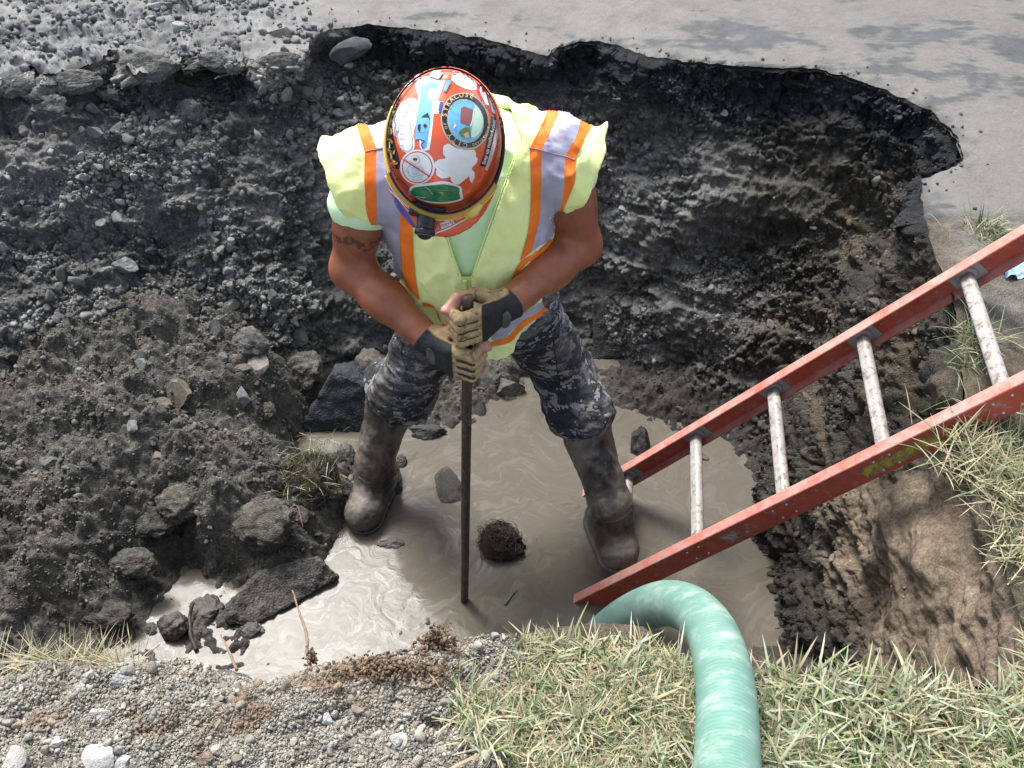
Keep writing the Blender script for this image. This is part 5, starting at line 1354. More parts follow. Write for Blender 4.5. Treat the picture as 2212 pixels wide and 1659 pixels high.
# ---- rubber boots
def boot(A_, T_, toe_px, seed):
    T_ = T_ + V3(0, 0, .03); z0 = A_[2] - .13
    toe = at_z(toe_px[0], toe_px[1], z0 + .035); dr = unit((toe - A_) * [1, 1, 0]); sd = V3(-dr[1], dr[0], 0)
    heel = V3(A_[0], A_[1], z0 + .03) - dr * .055; tip = V3(toe[0], toe[1], z0 + .035) - dr * .056
    ax = np.stack([dr, sd, V3(0, 0, 1)]); mid = (heel + tip) / 2; half = np.linalg.norm(tip - heel) / 2
    def f(P):
        d = d_cap(P, T_, A_ + V3(0, 0, .03), .077, .062)
        d = smin(d, d_cap(P, A_ + V3(0, 0, .04), A_ - V3(0, 0, .03), .062, .062), .03)
        d = smin(d, d_cap(P, A_ - V3(0, 0, .035) + dr * .02, tip + V3(0, 0, .012), .062, .056), .04)
        d = smin(d, d_cap(P, heel + V3(0, 0, .015), tip + V3(0, 0, .008), .052, .058), .03)
        q = P - mid; lz = P[:, 2]
        l_ = d_cap(P * [1, 1, 0], heel * [1, 1, 0], tip * [1, 1, 0], .054, .063)
        sole = np.maximum(l_, np.abs(lz - z0 + .004) - .016)
        d = smin(d, sole, .004)
        d = np.maximum(d, P[:, 2] - T_[2])
        ringd = np.abs((P - A_) @ unit(T_ - A_ + dr * .07) - .012) - .0035
        d = d - .003 * (1 - sstep(0, .003, np.abs(ringd + .0035)))
        return d + fold(P, 11, .008, (1, 1, .5), 90 + seed) * sstep(.06, .2, P[:, 2] - z0) + fold(P, 30, .0022, (1, 1, 1), 92)
    lo = np.minimum(np.minimum(A_, T_), toe) - .15; hi = np.maximum(np.maximum(A_, T_), toe) + .15
    lo[2] = z0 - .04; hi[2] = T_[2] + .02
    return polygonize(f, lo, hi, .0042)
t = NT("muddy_rubber"); co = t.coord()
md = t.ramp(t.noise(9, 6, .68, t.vmath('MULTIPLY', co, (1, 1, .55))), [(.38, 0.0), (.62, 1.0)])
c = t.mix(md, (.018, .017, .017), (.172, .148, .12)); sp = t.ramp(t.noise(70, 4, .7), [(.62, 0), (.7, .6)]); c = t.mix(sp, c, (.20, .165, .125))
st = t.ramp(t.noise(6, 5, .65, t.vmath('MULTIPLY', co, (3, 3, .5))), [(.5, 0), (.66, .55)]); c = t.mix(st, c, (.03, .027, .025))
t.set(Base_Color=c, Roughness=t.ramp(md, [(0, .30), (1, .62)]), Normal=t.bump(t.noise(180, 4), .12, .0015)); M_BOOT = t.m
for A_, T_, tp, sd_ in ((AL, TL, (772, 1140), 1), (AR, TR, (1352, 1222), 2)):
    V, F = boot(A_, T_, tp, sd_); obj("boot", mesh("boot", V, F), M_BOOT, man)

# ---- gloves: leather on palm and fingers, black cuff and back
t = NT("glove"); tn = t.attr("tint")
c = t.mix(1.0, tn, t.ramp(t.noise(70, 5, .65), [(.3, .7), (.7, 1.2)]), 'MULTIPLY')
t.set(Base_Color=c, Roughness=.75, Normal=t.bump(t.noise(320, 4), .3, .0015)); M_GLOVE = t.m
M_PAD = mat("rubber_pad", (.085, .085, .08), .6, .45, 60, .2, 200, .001)
for H, W, B, E, sx in ((HU, WU, BU, ER, 1), (HLo, WL, BL, EL, -1)):
    ch, th = H; clen = .006 if sx > 0 else .012
    def f(P):
        d = d_hand(P, H, W, B, E, .0032, reach=2, thumb=2)
        d = smin(d, d_cap(P, W, W + unit(E - W) * clen, .0335, .0385), .012)
        d = np.maximum(d, (P - W) @ unit(E - W) - clen - .002)
        # cut at the middle joints: bare finger ends
        for i in range(4):
            n_ = unit(ch[i][2] - ch[i][1]); loc = (np.abs(P[:, 2] - ch[i][1][2]) < .0125) & ((P[:, 0] - B[0]) * sx < .0)
        tn_ = unit(th[2] - th[1]); d = np.maximum(d, np.where(np.linalg.norm(P - th[1], axis=1) < .03, (P - th[1]) @ tn_ - .008, -1))
        return d + .0008 * fbm(P, 90, 2, seed=3)
    lo = np.minimum(B, W) - .095; hi = np.maximum(B, W) + .095
    V, F = polygonize(f, lo, hi, .0019)
    rel = (V - B) * [sx, 1, 1]
    tint = np.tile([.40, .275, .13], (len(V), 1)) * (1 + .25 * fbm(V, 45, 3))[:, None]
    grime = sstep(.25, .6, fbm(V, 60, 3, seed=12))[:, None]; tint = tint * (1 - .55 * grime)
    blk = sstep(.031, .034, rel[:, 0] + .0 * rel[:, 2] - .10 * np.maximum(rel[:, 1] + .02, 0) * 0)
    dors = sstep(.0, .01, -(rel[:, 1] - (rel[:, 0] - .037) * .92 + .006))       # camera side of the hand's back
    topz = 1 - sstep(.046, .052, rel[:, 2] - .35 * (rel[:, 0] - .04))
    black = np.maximum(blk * np.maximum(dors, sstep(.085, .095, rel[:, 0])) , sstep(.100, .108, rel[:, 0])) 
    # slots between the fingers
    for j in range(3):
        zc = (ch[j][0][2] + ch[j + 1][0][2]) / 2 - B[2]
        sl = (np.abs(rel[:, 2] - zc - .08 * sx * 0) < .0030) & (rel[:, 0] > -.020) & (rel[:, 0] < .024) & (rel[:, 1] < -.02)
        black = np.where(sl, 1.0, black)
    low = (rel[:, 2] < -.040) & (rel[:, 0] > -.022) & (rel[:, 0] < .022); black = np.where(low, 1.0, black)
    tint = tint * (1 - black[:, None]) + black[:, None] * np.array([.014, .014, .016])
    gl = obj("glove", mesh("glove", V, F, cols=np.clip(tint, .004, 1)), M_GLOVE, man)
    # rubber pads on the cuff
    for k_, (du, dz, rx, rz) in enumerate(((.085, -.006, .013, .030), (.116, .000, .015, .020))):
        c0 = B + V3(sx * du, 0, dz); p, ok = shoot(f, *[np.array([x]) for x in pix(c0)[:2]])
        n_ = grad(f, p)[0]; a1 = unit(np.cross(n_, [0, 0, 1])); a2 = np.cross(a1, n_)
        Vp, Fp = ico(3); obj("pad", mesh("pad", p[0] + (Vp * [rx, rz, .0035]) @ np.stack([a1, a2, n_]), Fp), M_PAD, gl)
# ================================================================== HARD HAT, GLASSES, HEADLAMP
def d_helm(P):
    up_ = (P - HB) @ UP
    d = np.maximum(d_ell(P, hl(0, 0, 0), (.106, .131, .135), HAX), -up_ - .004)
    d = smin(d, d_cap(P, hl(0, -.095, .092), hl(0, .085, .098), .014), .03)           # crown ridge
    br = d_ell(P, hl(0, .006, -.002), (.118, .147, .010), HAX)
    tx = np.stack([SD, unit(FW - UP * .16), unit(UP + FW * .16)])
    br = smin(br, d_ell(P, hl(0, .075, -.006), (.101, .110, .009), tx), .012)          # peak
    return smin(d, br, .014)
V, F = polygonize(d_helm, HB - .24, HB + .24, .0034)
t = NT("orange_shell"); c = t.mix(t.ramp(t.noise(16, 4), [(.3, 0), (.7, 1)]), (.66, .085, .022), (.76, .115, .030))
gr = t.ramp(t.noise(60, 5, .7), [(.62, 0), (.74, .5)]); c = t.mix(gr, c, (.40, .10, .05))
t.set(Base_Color=c, Roughness=.24); t.b.inputs["Coat Weight"].default_value = .7; t.b.inputs["Coat Roughness"].default_value = .12; M_SHELL = t.m
helm = obj("hard_hat", mesh("hard_hat", V, F), M_SHELL, man)
# --- stickers: flat outlines in the picture pressed onto the shell
_stk = {}
def smat(name, col, rough=.35):
    if name not in _stk: _stk[name] = mat("sticker_" + name, col, .2, .07, 40, Coat_Weight=.5, Coat_Roughness=.14)
    return _stk[name]
S_WHITE, S_DARK, S_BEIGE, S_BLUE = smat("white", (.80, .80, .78)), smat("black", (.022, .021, .026)), smat("beige", (.52, .45, .28)), smat("blue", (.16, .45, .70))
S_BROWN, S_GREEN, S_PALE, S_RED, S_DKG = smat("brown", (.26, .10, .09)), smat("green", (.02, .21, .08)), smat("pale_green", (.56, .80, .60)), smat("red", (.50, .03, .045)), smat("olive", (.13, .18, .06))
S_GOLD, S_ROYAL, S_GREY, S_PINK = smat("gold", (.62, .33, .10)), smat("royal_blue", (.03, .07, .42)), smat("grey", (.30, .29, .36)), smat("pink", (.62, .38, .42))
S_CYAN, S_LBLUE = smat("cyan", (.40, .78, .78)), smat("light_blue", (.52, .66, .85))
def poly_mesh(pts, step=5.0):
    pts = np.array(pts, float); bm = bmesh.new()
    bm.faces.new([bm.verts.new((x, y, 0)) for x, y in pts])
    for ax in (0, 1):
        for q in np.arange(pts[:, ax].min() + step, pts[:, ax].max(), step):
            co = [0, 0, 0]; co[ax] = q; no = [0, 0, 0]; no[ax] = 1
            bmesh.ops.bisect_plane(bm, geom=bm.verts[:] + bm.edges[:] + bm.faces[:], plane_co=co, plane_no=no)
    bmesh.ops.triangulate(bm, faces=bm.faces[:]); bm.verts.index_update()
    V = np.array([v.co[:2] for v in bm.verts]); F = np.array([[v.index for v in f.verts] for f in bm.faces]); bm.free()
    return V, F
def text_mesh(s, size, bold=0.0):
    cu = bpy.data.curves.new("t", 'FONT'); cu.body = s; cu.size = size; cu.align_x = 'CENTER'; cu.align_y = 'CENTER'; cu.offset = bold; cu.resolution_u = 3
    o = bpy.data.objects.new("t", cu); COL.objects.link(o)
    dg = bpy.context.evaluated_depsgraph_get(); me = bpy.data.meshes.new_from_object(o.evaluated_get(dg))
    bm = bmesh.new(); bm.from_mesh(me); bmesh.ops.triangulate(bm, faces=bm.faces[:]); bm.verts.index_update()
    V = np.array([v.co[:2] for v in bm.verts]).reshape(-1, 2); F = np.array([[v.index for v in f.verts] for f in bm.faces]).reshape(-1, 3); bm.free()
    bpy.data.objects.remove(o); bpy.data.curves.remove(cu); bpy.data.meshes.remove(me)
    V = V * [1, -1]                                    # picture v runs down
    return V, F
def rotv(V, a): ca, sa = math.cos(a), math.sin(a); return np.column_stack([V[:, 0] * ca - V[:, 1] * sa, V[:, 0] * sa + V[:, 1] * ca])
def ellipse(cx, cy, a, b, rot=0, n=48, t0=0, t1=2 * math.pi):
    q = np.linspace(t0, t1, n, endpoint=abs(t1 - t0) < 6.28); return rotv(np.column_stack([a * np.cos(q), b * np.sin(q)]), rot) + [cx, cy]
def line_poly(pts, w):
    p = np.array(pts, float); tn = np.gradient(p, axis=0); tn /= np.linalg.norm(tn, axis=1)[:, None]; nn = np.column_stack([-tn[:, 1], tn[:, 0]]) * w / 2
    return np.vstack([p + nn, (p - nn)[::-1]])
def sticker(layers, surf_f=None, parent=None, name="sticker", label=None, base=.0006):
    """layers: (2-D mesh or outline, material); each a hair above the last"""
    f = surf_f or d_helm; Vs, Fs, mi, ms, o = [], [], [], [], 0
    for k, (g, m_) in enumerate(layers):
        V, F = g if isinstance(g, tuple) else poly_mesh(g)
        if not len(F): continue
        P, ok = lay(f, V, base + .00022 * k); F = F[ok[F].all(1)]
        e = np.linalg.norm(P[F] - P[np.roll(F, 1, 1)], axis=2).max(1); F = F[e < .04]
        nn = np.cross(P[F[:, 1]] - P[F[:, 0]], P[F[:, 2]] - P[F[:, 0]]); flip = (nn * (CAM - P[F[:, 0]])).sum(1) < 0
        F[flip] = F[flip][:, ::-1]
        if m_ not in ms: ms.append(m_)
        Vs.append(P); Fs.append(F + o); mi += [ms.index(m_)] * len(F); o += len(P)
    ob = obj(name, mesh(name, np.vstack(Vs), np.vstack(Fs), smooth=True, fmat=mi), ms, parent or helm)
    if label: ob["label"] = label
    return ob
def hz(*p): return np.array([(796.3 + .14936 * x, 123.9 + .14936 * y) for x, y in p])
def hz2(*p): return np.array([(796.3 + .14936 * x, 300.8 + .14936 * y) for x, y in p])
def wav(cx, cy, a, b, n, amp, rot=0, ph=0):
    q = np.linspace(0, 2 * math.pi, 96, endpoint=False); r_ = 1 - amp * (1 - np.abs(np.sin(n * q / 2 + ph))); return rotv(np.column_stack([a * r_ * np.cos(q), b * r_ * np.sin(q)]), rot) + [cx, cy]
def ring_text(s, c, a, b, rot, a0, a1, size, m_, outward=True, bold=.0):
    out = []
    for k, chh in enumerate(s):
        if chh == ' ': continue
        q = a0 + (a1 - a0) * (k + .5) / len(s)
        p = rotv(np.array([[a * math.cos(q), b * math.sin(q)]]), rot)[0] + c
        tg = rotv(np.array([[-a * math.sin(q), b * math.cos(q)]]), rot)[0]; an = math.atan2(tg[1], tg[0])
        if a1 < a0: an += math.pi
        V, F = text_mesh(chh, size, bold); out.append(((rotv(V, an) + p, F), m_))
    return out
# city seal
SCX, SCY, SRT = 1004.5, 262.5, -.28
sea, seb = 51.5, 62.5
lay_ = [(ellipse(SCX, SCY, sea, seb, SRT), S_BEIGE), (ellipse(SCX, SCY - 1.5, sea - 2.5, seb - 3.5, SRT), S_DARK), (ellipse(SCX + .5, SCY - 1, sea - 13, seb - 15, SRT), S_BEIGE), (ellipse(SCX + .5, SCY - 1, sea - 15, seb - 17, SRT), S_BLUE)]
inn = ellipse(SCX + .5, SCY - 1, sea - 15, seb - 17, SRT, 60)
lay_ += [(hz((1525, 690), (1600, 760), (1645, 860), (1645, 980), (1610, 1080), (1540, 1150), (1470, 1165), (1490, 980), (1530, 800)), S_PALE),
         (hz((1330, 740), (1385, 715), (1505, 765), (1490, 900), (1455, 1000), (1320, 945)), S_BROWN), (hz((1505, 765), (1530, 740), (1505, 900), (1480, 990), (1455, 1000), (1490, 900)), S_WHITE),
         (hz((1300, 1090), (1340, 1040), (1400, 1010), (1455, 1020), (1475, 1165), (1400, 1170), (1330, 1140)), S_DKG), (hz((1360, 1110), (1430, 1080), (1455, 1160), (1390, 1165)), S_BEIGE),
         (hz((1220, 1000), (1245, 960), (1260, 990), (1230, 1040)), S_WHITE), (line_poly(hz((1165, 750), (1240, 800), (1320, 850)), .7), S_GREY)]
def gate(q): return q
lay_ += ring_text("CITY", np.array([SCX, SCY - 1.5]), sea - 8, seb - 9.5, SRT, 1.80, 2.86, 13.5, S_BEIGE, bold=.25)
lay_ += ring_text("OF", np.array([SCX, SCY - 1.5]), sea - 8, seb - 9.5, SRT, 3.00, 3.30, 8, S_BEIGE, bold=.1)
lay_ += ring_text("SYRACUSE", np.array([SCX, SCY - 1.5]), sea - 8, seb - 9.5, SRT, 3.46, 5.42, 13.5, S_BEIGE, bold=.25)
lay_ += ring_text("DEPARTMENT OF WATER", np.array([SCX, SCY - 1.5]), sea - 8, seb - 9.5, SRT, 1.62, -.55, 7.5, S_BEIGE, bold=.12)
sticker(lay_, label="round city water department seal", name="round_sticker")
# blank white cloud
sticker([(np.vstack([hz2((1075, 130), (1090, 90), (1150, 60), (1250, 120), (1400, 160), (1520, 150), (1555, 200), (1545, 240), (1575, 280), (1560, 340), (1500, 400), (1490, 430), (1530, 480), (1530, 550), (1490, 630), (1465, 600), (1450, 530), (1380, 590), (1310, 650), (1240, 650), (1190, 600), (1180, 540), (1120, 560), (1050, 565), (985, 520), (975, 460), (990, 440), (955, 390), (960, 330), (1020, 290), (1100, 280), (1115, 265), (1080, 220))]), S_WHITE), (line_poly(hz2((985, 385), (1045, 430), (1105, 468)), .7), S_GREY)], label="blank white cloud shaped sticker", name="cloud_sticker")
# no-crying round sign
ncx, ncy = hz2((708, 400))[0]
ba = [(ellipse(ncx, ncy, 37.5, 37.5, 0), S_WHITE), (ellipse(ncx, ncy + .5, 32.8, 34.2, 0), S_RED), (ellipse(ncx, ncy + .5, 30.6, 32.0, 0), smat("offwhite", (.78, .79, .80)))]
def stroke(pts, w=.75, m_=None): return (line_poly(spline(hz2(*pts), 16), w), m_ or S_GREY)
hx = hz2((680, 290))[0]
ba += [(ellipse(*hz2((680, 435))[0], 8.5, 7.5, 0, 24), S_LBLUE), (ellipse(hx[0], hx[1], 9.6, 9.8, 0, 24), S_GREY), (ellipse(hx[0], hx[1], 8.9, 9.1, 0, 24), S_WHITE),
       (ellipse(hx[0] - 2.2, hx[1] - 1, 2.2, 3.0, .3, 16), S_DARK), (ellipse(hx[0] + 2.6, hx[1] - 1, 2.2, 3.0, -.3, 16), S_DARK), (ellipse(hx[0] + .3, hx[1] + 2.6, 1.5, 1.5, 0, 12), S_RED),
       stroke([(640, 370), (590, 390), (560, 450), (590, 470)]), stroke([(740, 380), (790, 410), (800, 450)]), stroke([(600, 450), (590, 500), (640, 530), (720, 520), (780, 500), (790, 530), (720, 545)]), stroke([(640, 480), (690, 500), (750, 470)])]
V, F = text_mesh("NO WHINING", 3.6); ba.append(((V + hz2((725, 573))[0], F), S_GREY))
ba.append((line_poly(hz2((520, 285), (700, 400), (905, 540)), 2.6), S_RED))
sticker(ba, label="round white sign with red ring and slash over a crying baby", name="round_sticker")
# tall bubble-letter sticker
wb = [(hz((640, 590), (560, 600), (470, 660), (420, 760), (360, 880), (345, 980), (370, 1130), (420, 1160), (430, 1240), (480, 1340), (560, 1385), (640, 1370), (668, 1300), (665, 1180), (660, 1060), (690, 960), (705, 820), (720, 700), (690, 610)), S_WHITE)]
wb += [(line_poly(spline(hz((430, 970), (480, 985), (540, 965), (610, 975), (625, 1040)), 20), 1.3), S_GREY), (line_poly(spline(hz((430, 975), (440, 1060), (418, 1120), (440, 1200), (460, 1300), (530, 1350), (600, 1350), (635, 1290), (630, 1200), (655, 1130), (620, 1080), (600, 970)), 50), 1.4), S_GREY), (line_poly(spline(hz((395, 820), (375, 920), (400, 960), (385, 1050), (395, 1130), (420, 1050)), 30), 3.2), S_GREY)]
for k_, (chh, pq) in enumerate(zip("SYRACUSE", [(610, 690), (580, 740), (545, 790), (515, 850), (490, 1010), (490, 1100), (492, 1185), (490, 1285)])):
    if k_ in (0, 1): pass
    V, F = text_mesh(chh, 11.5, .1); wb.append(((rotv(V, math.pi / 2 + .15 - .03 * k_) + hz(pq)[0], F), S_GREY))
sticker(wb, label="white cloud lettered sticker", name="lettered_sticker")
# tall blue abstract sticker
bl = [(hz((740, 300), (800, 265), (870, 300), (1020, 330), (1110, 330), (1060, 480), (1010, 600), (1000, 640), (1080, 640), (1010, 820), (940, 820), (925, 1000), (905, 1200), (880, 1340), (780, 1355), (740, 1290), (735, 1200), (680, 1200), (690, 1000), (700, 820), (720, 560), (670, 390)), S_WHITE),
      (hz((900, 560), (990, 470), (1010, 380), (900, 350), (760, 420), (740, 620), (710, 800), (700, 860), (690, 1000), (680, 1190), (760, 1185), (770, 1290), (800, 1330), (845, 1290), (870, 1100), (900, 950), (895, 830), (930, 700)), S_BLUE),
      (hz((780, 300), (850, 275), (870, 320), (800, 350), (720, 380)), S_CYAN), (hz((870, 480), (960, 440), (980, 520), (930, 600), (860, 610)), S_CYAN), (hz((760, 870), (860, 800), (900, 920), (860, 870)), S_DARK), (hz((720, 980), (760, 960), (748, 1080), (712, 1040)), S_DARK), (hz((790, 990), (820, 960), (855, 990), (820, 1020)), S_DARK),
      (hz((1030, 655), (1075, 650), (1045, 810), (1010, 780)), S_ROYAL), (line_poly(spline(hz((690, 1195), (760, 1195), (810, 1215), (775, 1260), (790, 1320)), 20), 2.0), S_DARK), (line_poly(hz((690, 1080), (780, 1095), (870, 1085)), .8), S_ROYAL), (hz((915, 205), (1105, 205), (1030, 330), (880, 300)), S_GREY), (hz((930, 210), (1085, 210), (1020, 318), (895, 295)), smat("mint", (.42, .75, .50))), (hz((1125, 335), (1195, 345), (1120, 515), (1085, 480)), S_GREY), (hz((1135, 345), (1180, 350), (1120, 490), (1098, 470)), S_BLUE)]
sticker(bl, label="tall blue and white abstract sticker", name="abstract_sticker")
# gold lettered strip at left
gs = [(hz((410, 545), (470, 500), (478, 560), (430, 680), (400, 780), (360, 900), (350, 1040), (370, 1180), (410, 1330), (465, 1560), (440, 1610), (380, 1615), (340, 1590), (290, 1440), (240, 1240), (228, 1050), (240, 900), (290, 760), (340, 640)), S_DARK)]
for chh, pq, an in zip("CRACKER", [(395, 640), (335, 790), (300, 930), (290, 1060), (300, 1190), (330, 1350), (375, 1510)], [1.0, 1.15, 1.4, 1.55, 1.75, 1.8, 1.85]):
    V, F = text_mesh(chh, 23, .9); gs.append(((rotv(V * [1, 1.0], an) + hz(pq)[0], F), S_GOLD))
sticker(gs, label="black strip with gold letters", name="lettered_strip")
# black strip with slanted white writing, pink patterned strip beside it
stp = spline(hz((1772, 850), (1758, 1000), (1712, 1180), (1665, 1380), (1610, 1565)), 30); ste = spline(hz((1838, 870), (1838, 1000), (1790, 1200), (1740, 1400), (1690, 1590)), 30)
bs = [(np.vstack([stp, ste[::-1]]), S_DARK)]
txt = "Step up motherfucker"; V, F = text_mesh(txt, 10.5, .12); ln = V[:, 0].max() - V[:, 0].min()
cen_ = (stp + ste) / 2; cen_ = cen_[::-1]; cs_, ss_ = resample(cen_, n=200)
tt_ = (V[:, 0] - V[:, 0].min()) / ln * (ss_[-1] * .90) + ss_[-1] * .05
px_ = np.column_stack([np.interp(tt_, ss_, cs_[:, 0]), np.interp(tt_, ss_, cs_[:, 1])]); tg = np.gradient(cs_, axis=0); tg /= np.linalg.norm(tg, axis=1)[:, None]
tgx = np.column_stack([np.interp(tt_, ss_, tg[:, 0]), np.interp(tt_, ss_, tg[:, 1])]); nrm_ = np.column_stack([-tgx[:, 1], tgx[:, 0]])
bs.append(((px_ + nrm_ * V[:, 1:], F), S_WHITE)); sticker(bs, label="black strip with slanted white words", name="lettered_strip")
ste2 = spline(hz((1862, 930), (1880, 1060), (1850, 1230), (1790, 1420), (1715, 1640)), 30); stx = spline(hz((1842, 905), (1842, 1010), (1795, 1210), (1745, 1405), (1680, 1620)), 30)
ps = [(np.vstack([stx, ste2[::-1]]), smat("pale_pink", (.66, .52, .56)))]
rr = np.random.RandomState(5)
for k_ in range(46):
    q_ = rr.rand(); w_ = rr.uniform(.15, .85); p_ = stx[int(q_ * 29)] * (1 - w_) + ste2[int(q_ * 29)] * w_
    ps.append((ellipse(p_[0], p_[1], .8, .8, 0, 6), S_RED if rr.rand() < .5 else S_GREY))
sticker(ps, label="pale pink speckled strip", name="patterned_strip")
# others
sticker([(hz((1175, 215), (1260, 200), (1400, 230), (1500, 300), (1560, 390), (1555, 470), (1500, 480), (1380, 450), (1260, 390), (1190, 320), (1210, 255)), S_WHITE), (line_poly(hz((1320, 290), (1300, 340), (1290, 385)), .8), S_GREY), (line_poly(hz((1385, 310), (1370, 350), (1350, 400)), .8), S_GREY), (line_poly(hz((1310, 235), (1290, 265), (1275, 270)), .6), S_GREY), (line_poly(hz((1450, 330), (1470, 350), (1490, 345)), .6), S_GREY)], label="worn white oval sticker", name="oval_sticker")
o2 = [(hz((1570, 395), (1620, 390), (1700, 450), (1790, 600), (1845, 770), (1850, 830), (1800, 830), (1720, 760), (1640, 650), (1570, 500)), S_RED), (hz((1610, 420), (1640, 415), (1690, 520), (1735, 700), (1690, 690), (1630, 560), (1600, 480)), S_WHITE), (hz((1680, 440), (1720, 500), (1790, 640), (1830, 780), (1820, 820), (1780, 790), (1760, 700), (1720, 560)), S_WHITE)]
for q_ in np.linspace(.1, .9, 7):
    a_ = hz((1690, 470))[0] * (1 - q_) + hz((1795, 770))[0] * q_ + [3 * math.sin(q_ * 3), 0]; o2.append((line_poly(np.array([a_ - [1.2, 1], a_ + [0, .2], a_ + [1.2, 1]]), 1.5), S_DARK))
sticker(o2, label="narrow red bordered white sticker", name="oval_sticker")
sticker([(hz((400, 510), (470, 440), (600, 330), (720, 250), (790, 205), (770, 260), (650, 370), (530, 460), (440, 510)), S_WHITE)], label="white crescent sticker at the back", name="crescent_sticker")
sticker([(np.vstack([spline(hz2((570, 745), (640, 670), (800, 640), (930, 625), (1100, 605), (1250, 650), (1340, 690), (1350, 770), (1370, 850)), 40), spline(hz2((1340, 880), (1200, 915), (1000, 925), (800, 895), (650, 830), (580, 790)), 30)]), S_WHITE),
         (np.vstack([spline(hz2((610, 755), (650, 700), (760, 680), (900, 665), (1080, 650), (1240, 675), (1310, 710), (1310, 780), (1330, 850)), 40), spline(hz2((1290, 870), (1180, 895), (1000, 905), (820, 880), (690, 830), (630, 790)), 30)]), S_GREEN),
         (line_poly(spline(hz2((700, 720), (780, 700), (850, 760), (860, 850)), 16), 1.0), S_DKG), (line_poly(spline(hz2((1180, 700), (1240, 760), (1220, 850)), 16), 1.0), S_DKG), (line_poly(hz2((820, 680), (880, 720), (930, 790)), 1.1), S_WHITE), (line_poly(hz2((690, 815), (760, 830), (830, 835)), .9), S_WHITE)], label="plain green sticker with white border at the brow", name="green_sticker")
# small lettered strip curving along the lower left
sl_ = spline(hz2((300, 400), (350, 500), (430, 610), (540, 700), (570, 745)), 40); se_ = spline(hz2((318, 395), (372, 490), (455, 590), (570, 690), (600, 735)), 40)
V, F = text_mesh("THIS IS IDIOT", 6.0, .08); ln = V[:, 0].max() - V[:, 0].min(); c_m = (sl_ + se_) / 2; cs_, ss_ = resample(c_m, n=200); tt_ = (V[:, 0] - V[:, 0].min()) / ln * ss_[-1] * .8 + ss_[-1] * .16
px_ = np.column_stack([np.interp(tt_, ss_, cs_[:, 0]), np.interp(tt_, ss_, cs_[:, 1])]); tg = np.gradient(cs_, axis=0); tg /= np.linalg.norm(tg, axis=1)[:, None]
tgx = np.column_stack([np.interp(tt_, ss_, tg[:, 0]), np.interp(tt_, ss_, tg[:, 1])]); nrm_ = np.column_stack([-tgx[:, 1], tgx[:, 0]])
sticker([(np.vstack([sl_, se_[::-1]]), S_DARK), ((px_ + nrm_ * V[:, 1:] * .55, F), S_WHITE)], label="thin black lettered strip", name="lettered_strip")
# on the peak: blue strip with white lines, white lettering with a rule under it
sticker([(hz2((285, 680), (330, 680), (520, 820), (700, 1010), (720, 1090), (560, 1010), (400, 870)), S_ROYAL), (hz2((240, 715), (265, 715), (420, 890), (600, 1130), (680, 1270), (640, 1260), (480, 1080), (240, 770)), S_ROYAL), (line_poly(hz2((270, 690), (430, 860), (600, 1060)), 1.8), S_WHITE), (line_poly(hz2((480, 880), (560, 960), (640, 1080)), 1.6), S_WHITE)], label="blue strips with white lines on the peak", name="striped_sticker")
sd_l = []
V, F = text_mesh("Sedated", 15.5, .15); an = -.52; sd_l.append(((rotv(V, an) + hz2((1385, 1075))[0], F), S_WHITE))
sd_l.append((rotv(np.array([[-17, -7], [13, -7], [13, 6], [-17, 6]]), -.40) + hz2((1150, 1215))[0], S_WHITE)); V, F = text_mesh("Heavily", 11.5, .1); sd_l.append(((rotv(V * [.95, 1], -.40) + hz2((1125, 1225))[0], F), S_RED))
sd_l.append((line_poly(hz2((950, 1365), (1150, 1290), (1445, 1130)), 2.6), S_WHITE)); sticker(sd_l, label="white and red lettering on the peak", name="lettered_sticker")

# ---- safety glasses pushed up round the front, black strap, headlamp
glass = obj("safety_glasses", *[None] * 0, *[]) if False else None
def rim_path(u_, a0, a1, n, grow, dip=0.0):
    """path round the dome at height u_ above the base, from angle a0 to a1 (0 = front)"""
    q = np.linspace(a0, a1, n); k_ = math.sqrt(max(0, 1 - (u_ / .135) ** 2))
    return np.array([hl((.106 * k_ + grow) * math.sin(x), (.131 * k_ + grow) * math.cos(x), u_ + dip * math.cos(x)) for x in q])
t = NT("amber_lens"); t.set(Base_Color=(.85, .55, .08), Roughness=.06, Alpha=.62); t.b.inputs["Coat Weight"].default_value = .5; M_AMBER = t.m
M_YEL = mat("yellow_plastic", (.75, .52, .14), .3)
M_BLK = mat("black_plastic", (.012, .012, .014), .28, .2)
M_STRAP = mat("black_strap", (.016, .016, .017), .8, .3, 80, .4, 500, .001)
n = 50; lo_ = rim_path(.006, -1.05, 1.05, n, .020, .008); hi_ = rim_path(.034, -1.05, 1.05, n, .013, .004)
Vg = np.concatenate([lo_, (lo_ + hi_) / 2 + (hi_ - lo_)[:, ::1] * 0 + UP * 0 + FW * .003, hi_]).reshape(3, n, 3).transpose(1, 0, 2).reshape(-1, 3)
gl_e = bpy.data.objects.new("safety_glasses", None); COL.objects.link(gl_e); gl_e.location = HB; gl_e.parent = man; gl_e.matrix_parent_inverse = Matrix.Translation(man.location).inverted()
def sub(name, V, F, m_, parent):
    o = obj(name, mesh(name, V, F), m_, None); o.parent = parent; o.matrix_parent_inverse = (Matrix.Translation(man.location).inverted() @ Matrix.Identity(4)).inverted() if False else parent.matrix_world.inverted()
    return o
bpy.context.view_layer.update()
sub("lens", Vg, grid_faces(n, 3), M_AMBER, gl_e)
V, F = tube(hi_, .0024, 8); sub("lens_frame", V, F, M_BLK, gl_e)
V, F = tube(lo_, .0018, 8); sub("lens_frame", V, F, M_YEL, gl_e)
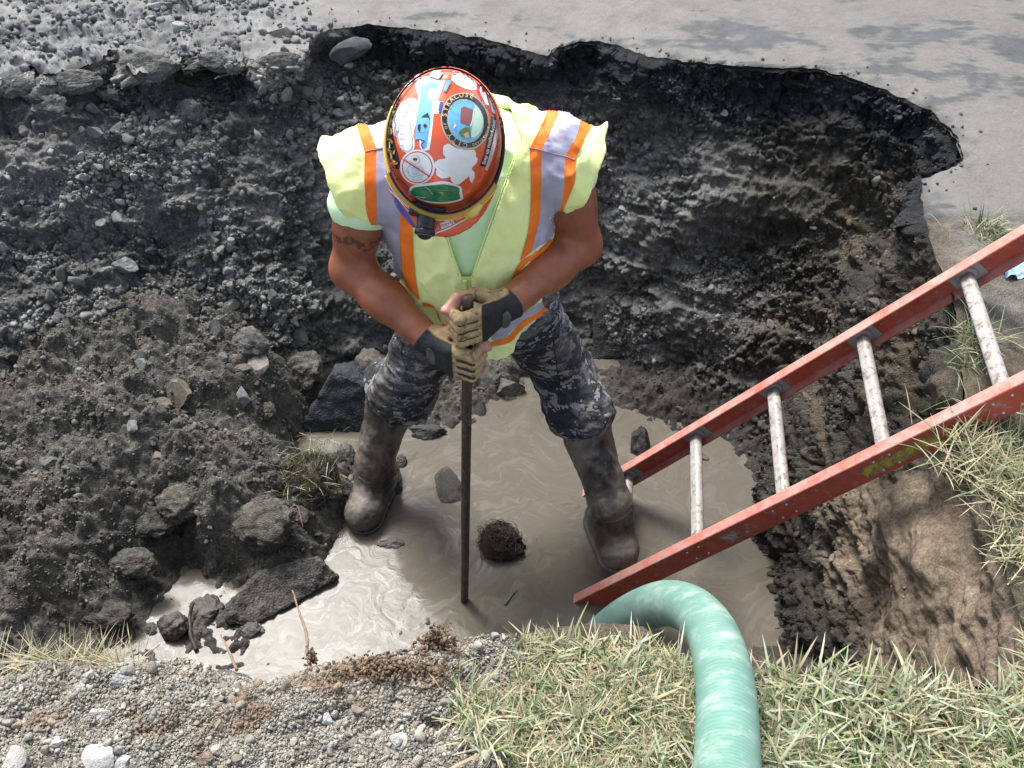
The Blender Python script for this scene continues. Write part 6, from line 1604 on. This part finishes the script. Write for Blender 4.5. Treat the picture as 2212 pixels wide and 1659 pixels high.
for s in (-1, 1):
    p = np.array([hl(s * (.106 + .011 - .007 * (x - 1.02)) * math.sin(x), (.131 + .012) * math.cos(x), .020) for x in np.linspace(1.02, 1.95, 24)])
    V, F = tube(p, np.linspace(.0048, .003, 24), 8); sub("temple", V, F, M_YEL if s < 0 else M_STRAP, gl_e)
V, F = tube(np.array([hl(.075, .112, .022), hl(.066, .128, .020), hl(.050, .140, .016)]), [.010, .012, .009], 12); sub("hinge", V, F, M_YEL, gl_e)
hl_e = bpy.data.objects.new("headlamp", None); COL.objects.link(hl_e); hl_e.location = hl(-.02, .16, .02); hl_e.parent = man; hl_e.matrix_parent_inverse = Matrix.Translation(man.location).inverted()
bpy.context.view_layer.update()
q = np.linspace(-math.pi, math.pi, 90); kk = math.sqrt(1 - (.028 / .135) ** 2)
ring_ = np.array([[hl((.106 * kk + .006) * math.sin(x), (.131 * kk + .006) * math.cos(x), .028 + w + (.010 * math.cos(x))) for w in (-.010, .010)] for x in q]).reshape(-1, 3)
sub("strap", ring_, grid_faces(90, 2), M_STRAP, hl_e)
lc = shoot(d_helm, np.array([922.0]), np.array([478.0]))[0][0] + UP * .020 - FW * .004
la = unit(FW + UP * .12 - SD * .05); lb = unit(np.cross(la, UP)); lcx = np.cross(lb, la); LAX = np.stack([lb, la, lcx])
V, F = polygonize(lambda P: sunion([d_box(P, lc - la * .016, (.036, .013, .016), .006, LAX), d_cap(P, lc - la * .008, lc + la * .024, .0185, .0175), d_box(P, lc - la * .028 + lcx * .004, (.018, .010, .012), .003, LAX)], .006), lc - .07, lc + .07, .002)
sub("lamp_body", V, F, M_BLK, hl_e)
V, F = tube(np.array([lc + la * x for x in (.020, .024, .030, .0325)]), [.0188, .0205, .0205, .0185], 28); sub("bezel", V, F, M_BLK, hl_e)
V, F = tube(np.array([lc + la * x for x in (.0326, .0335)]), [.016, .0155], 24); sub("lamp_lens", V, F, mat("lamp_glass", (.30, .31, .30), .08), hl_e)
V, F = tube(np.array([lc + la * .006 + lcx * x for x in (.015, .0195, .0203)]), [.0065, .0062, .004], 16); sub("button", V, F, M_BLK, hl_e)
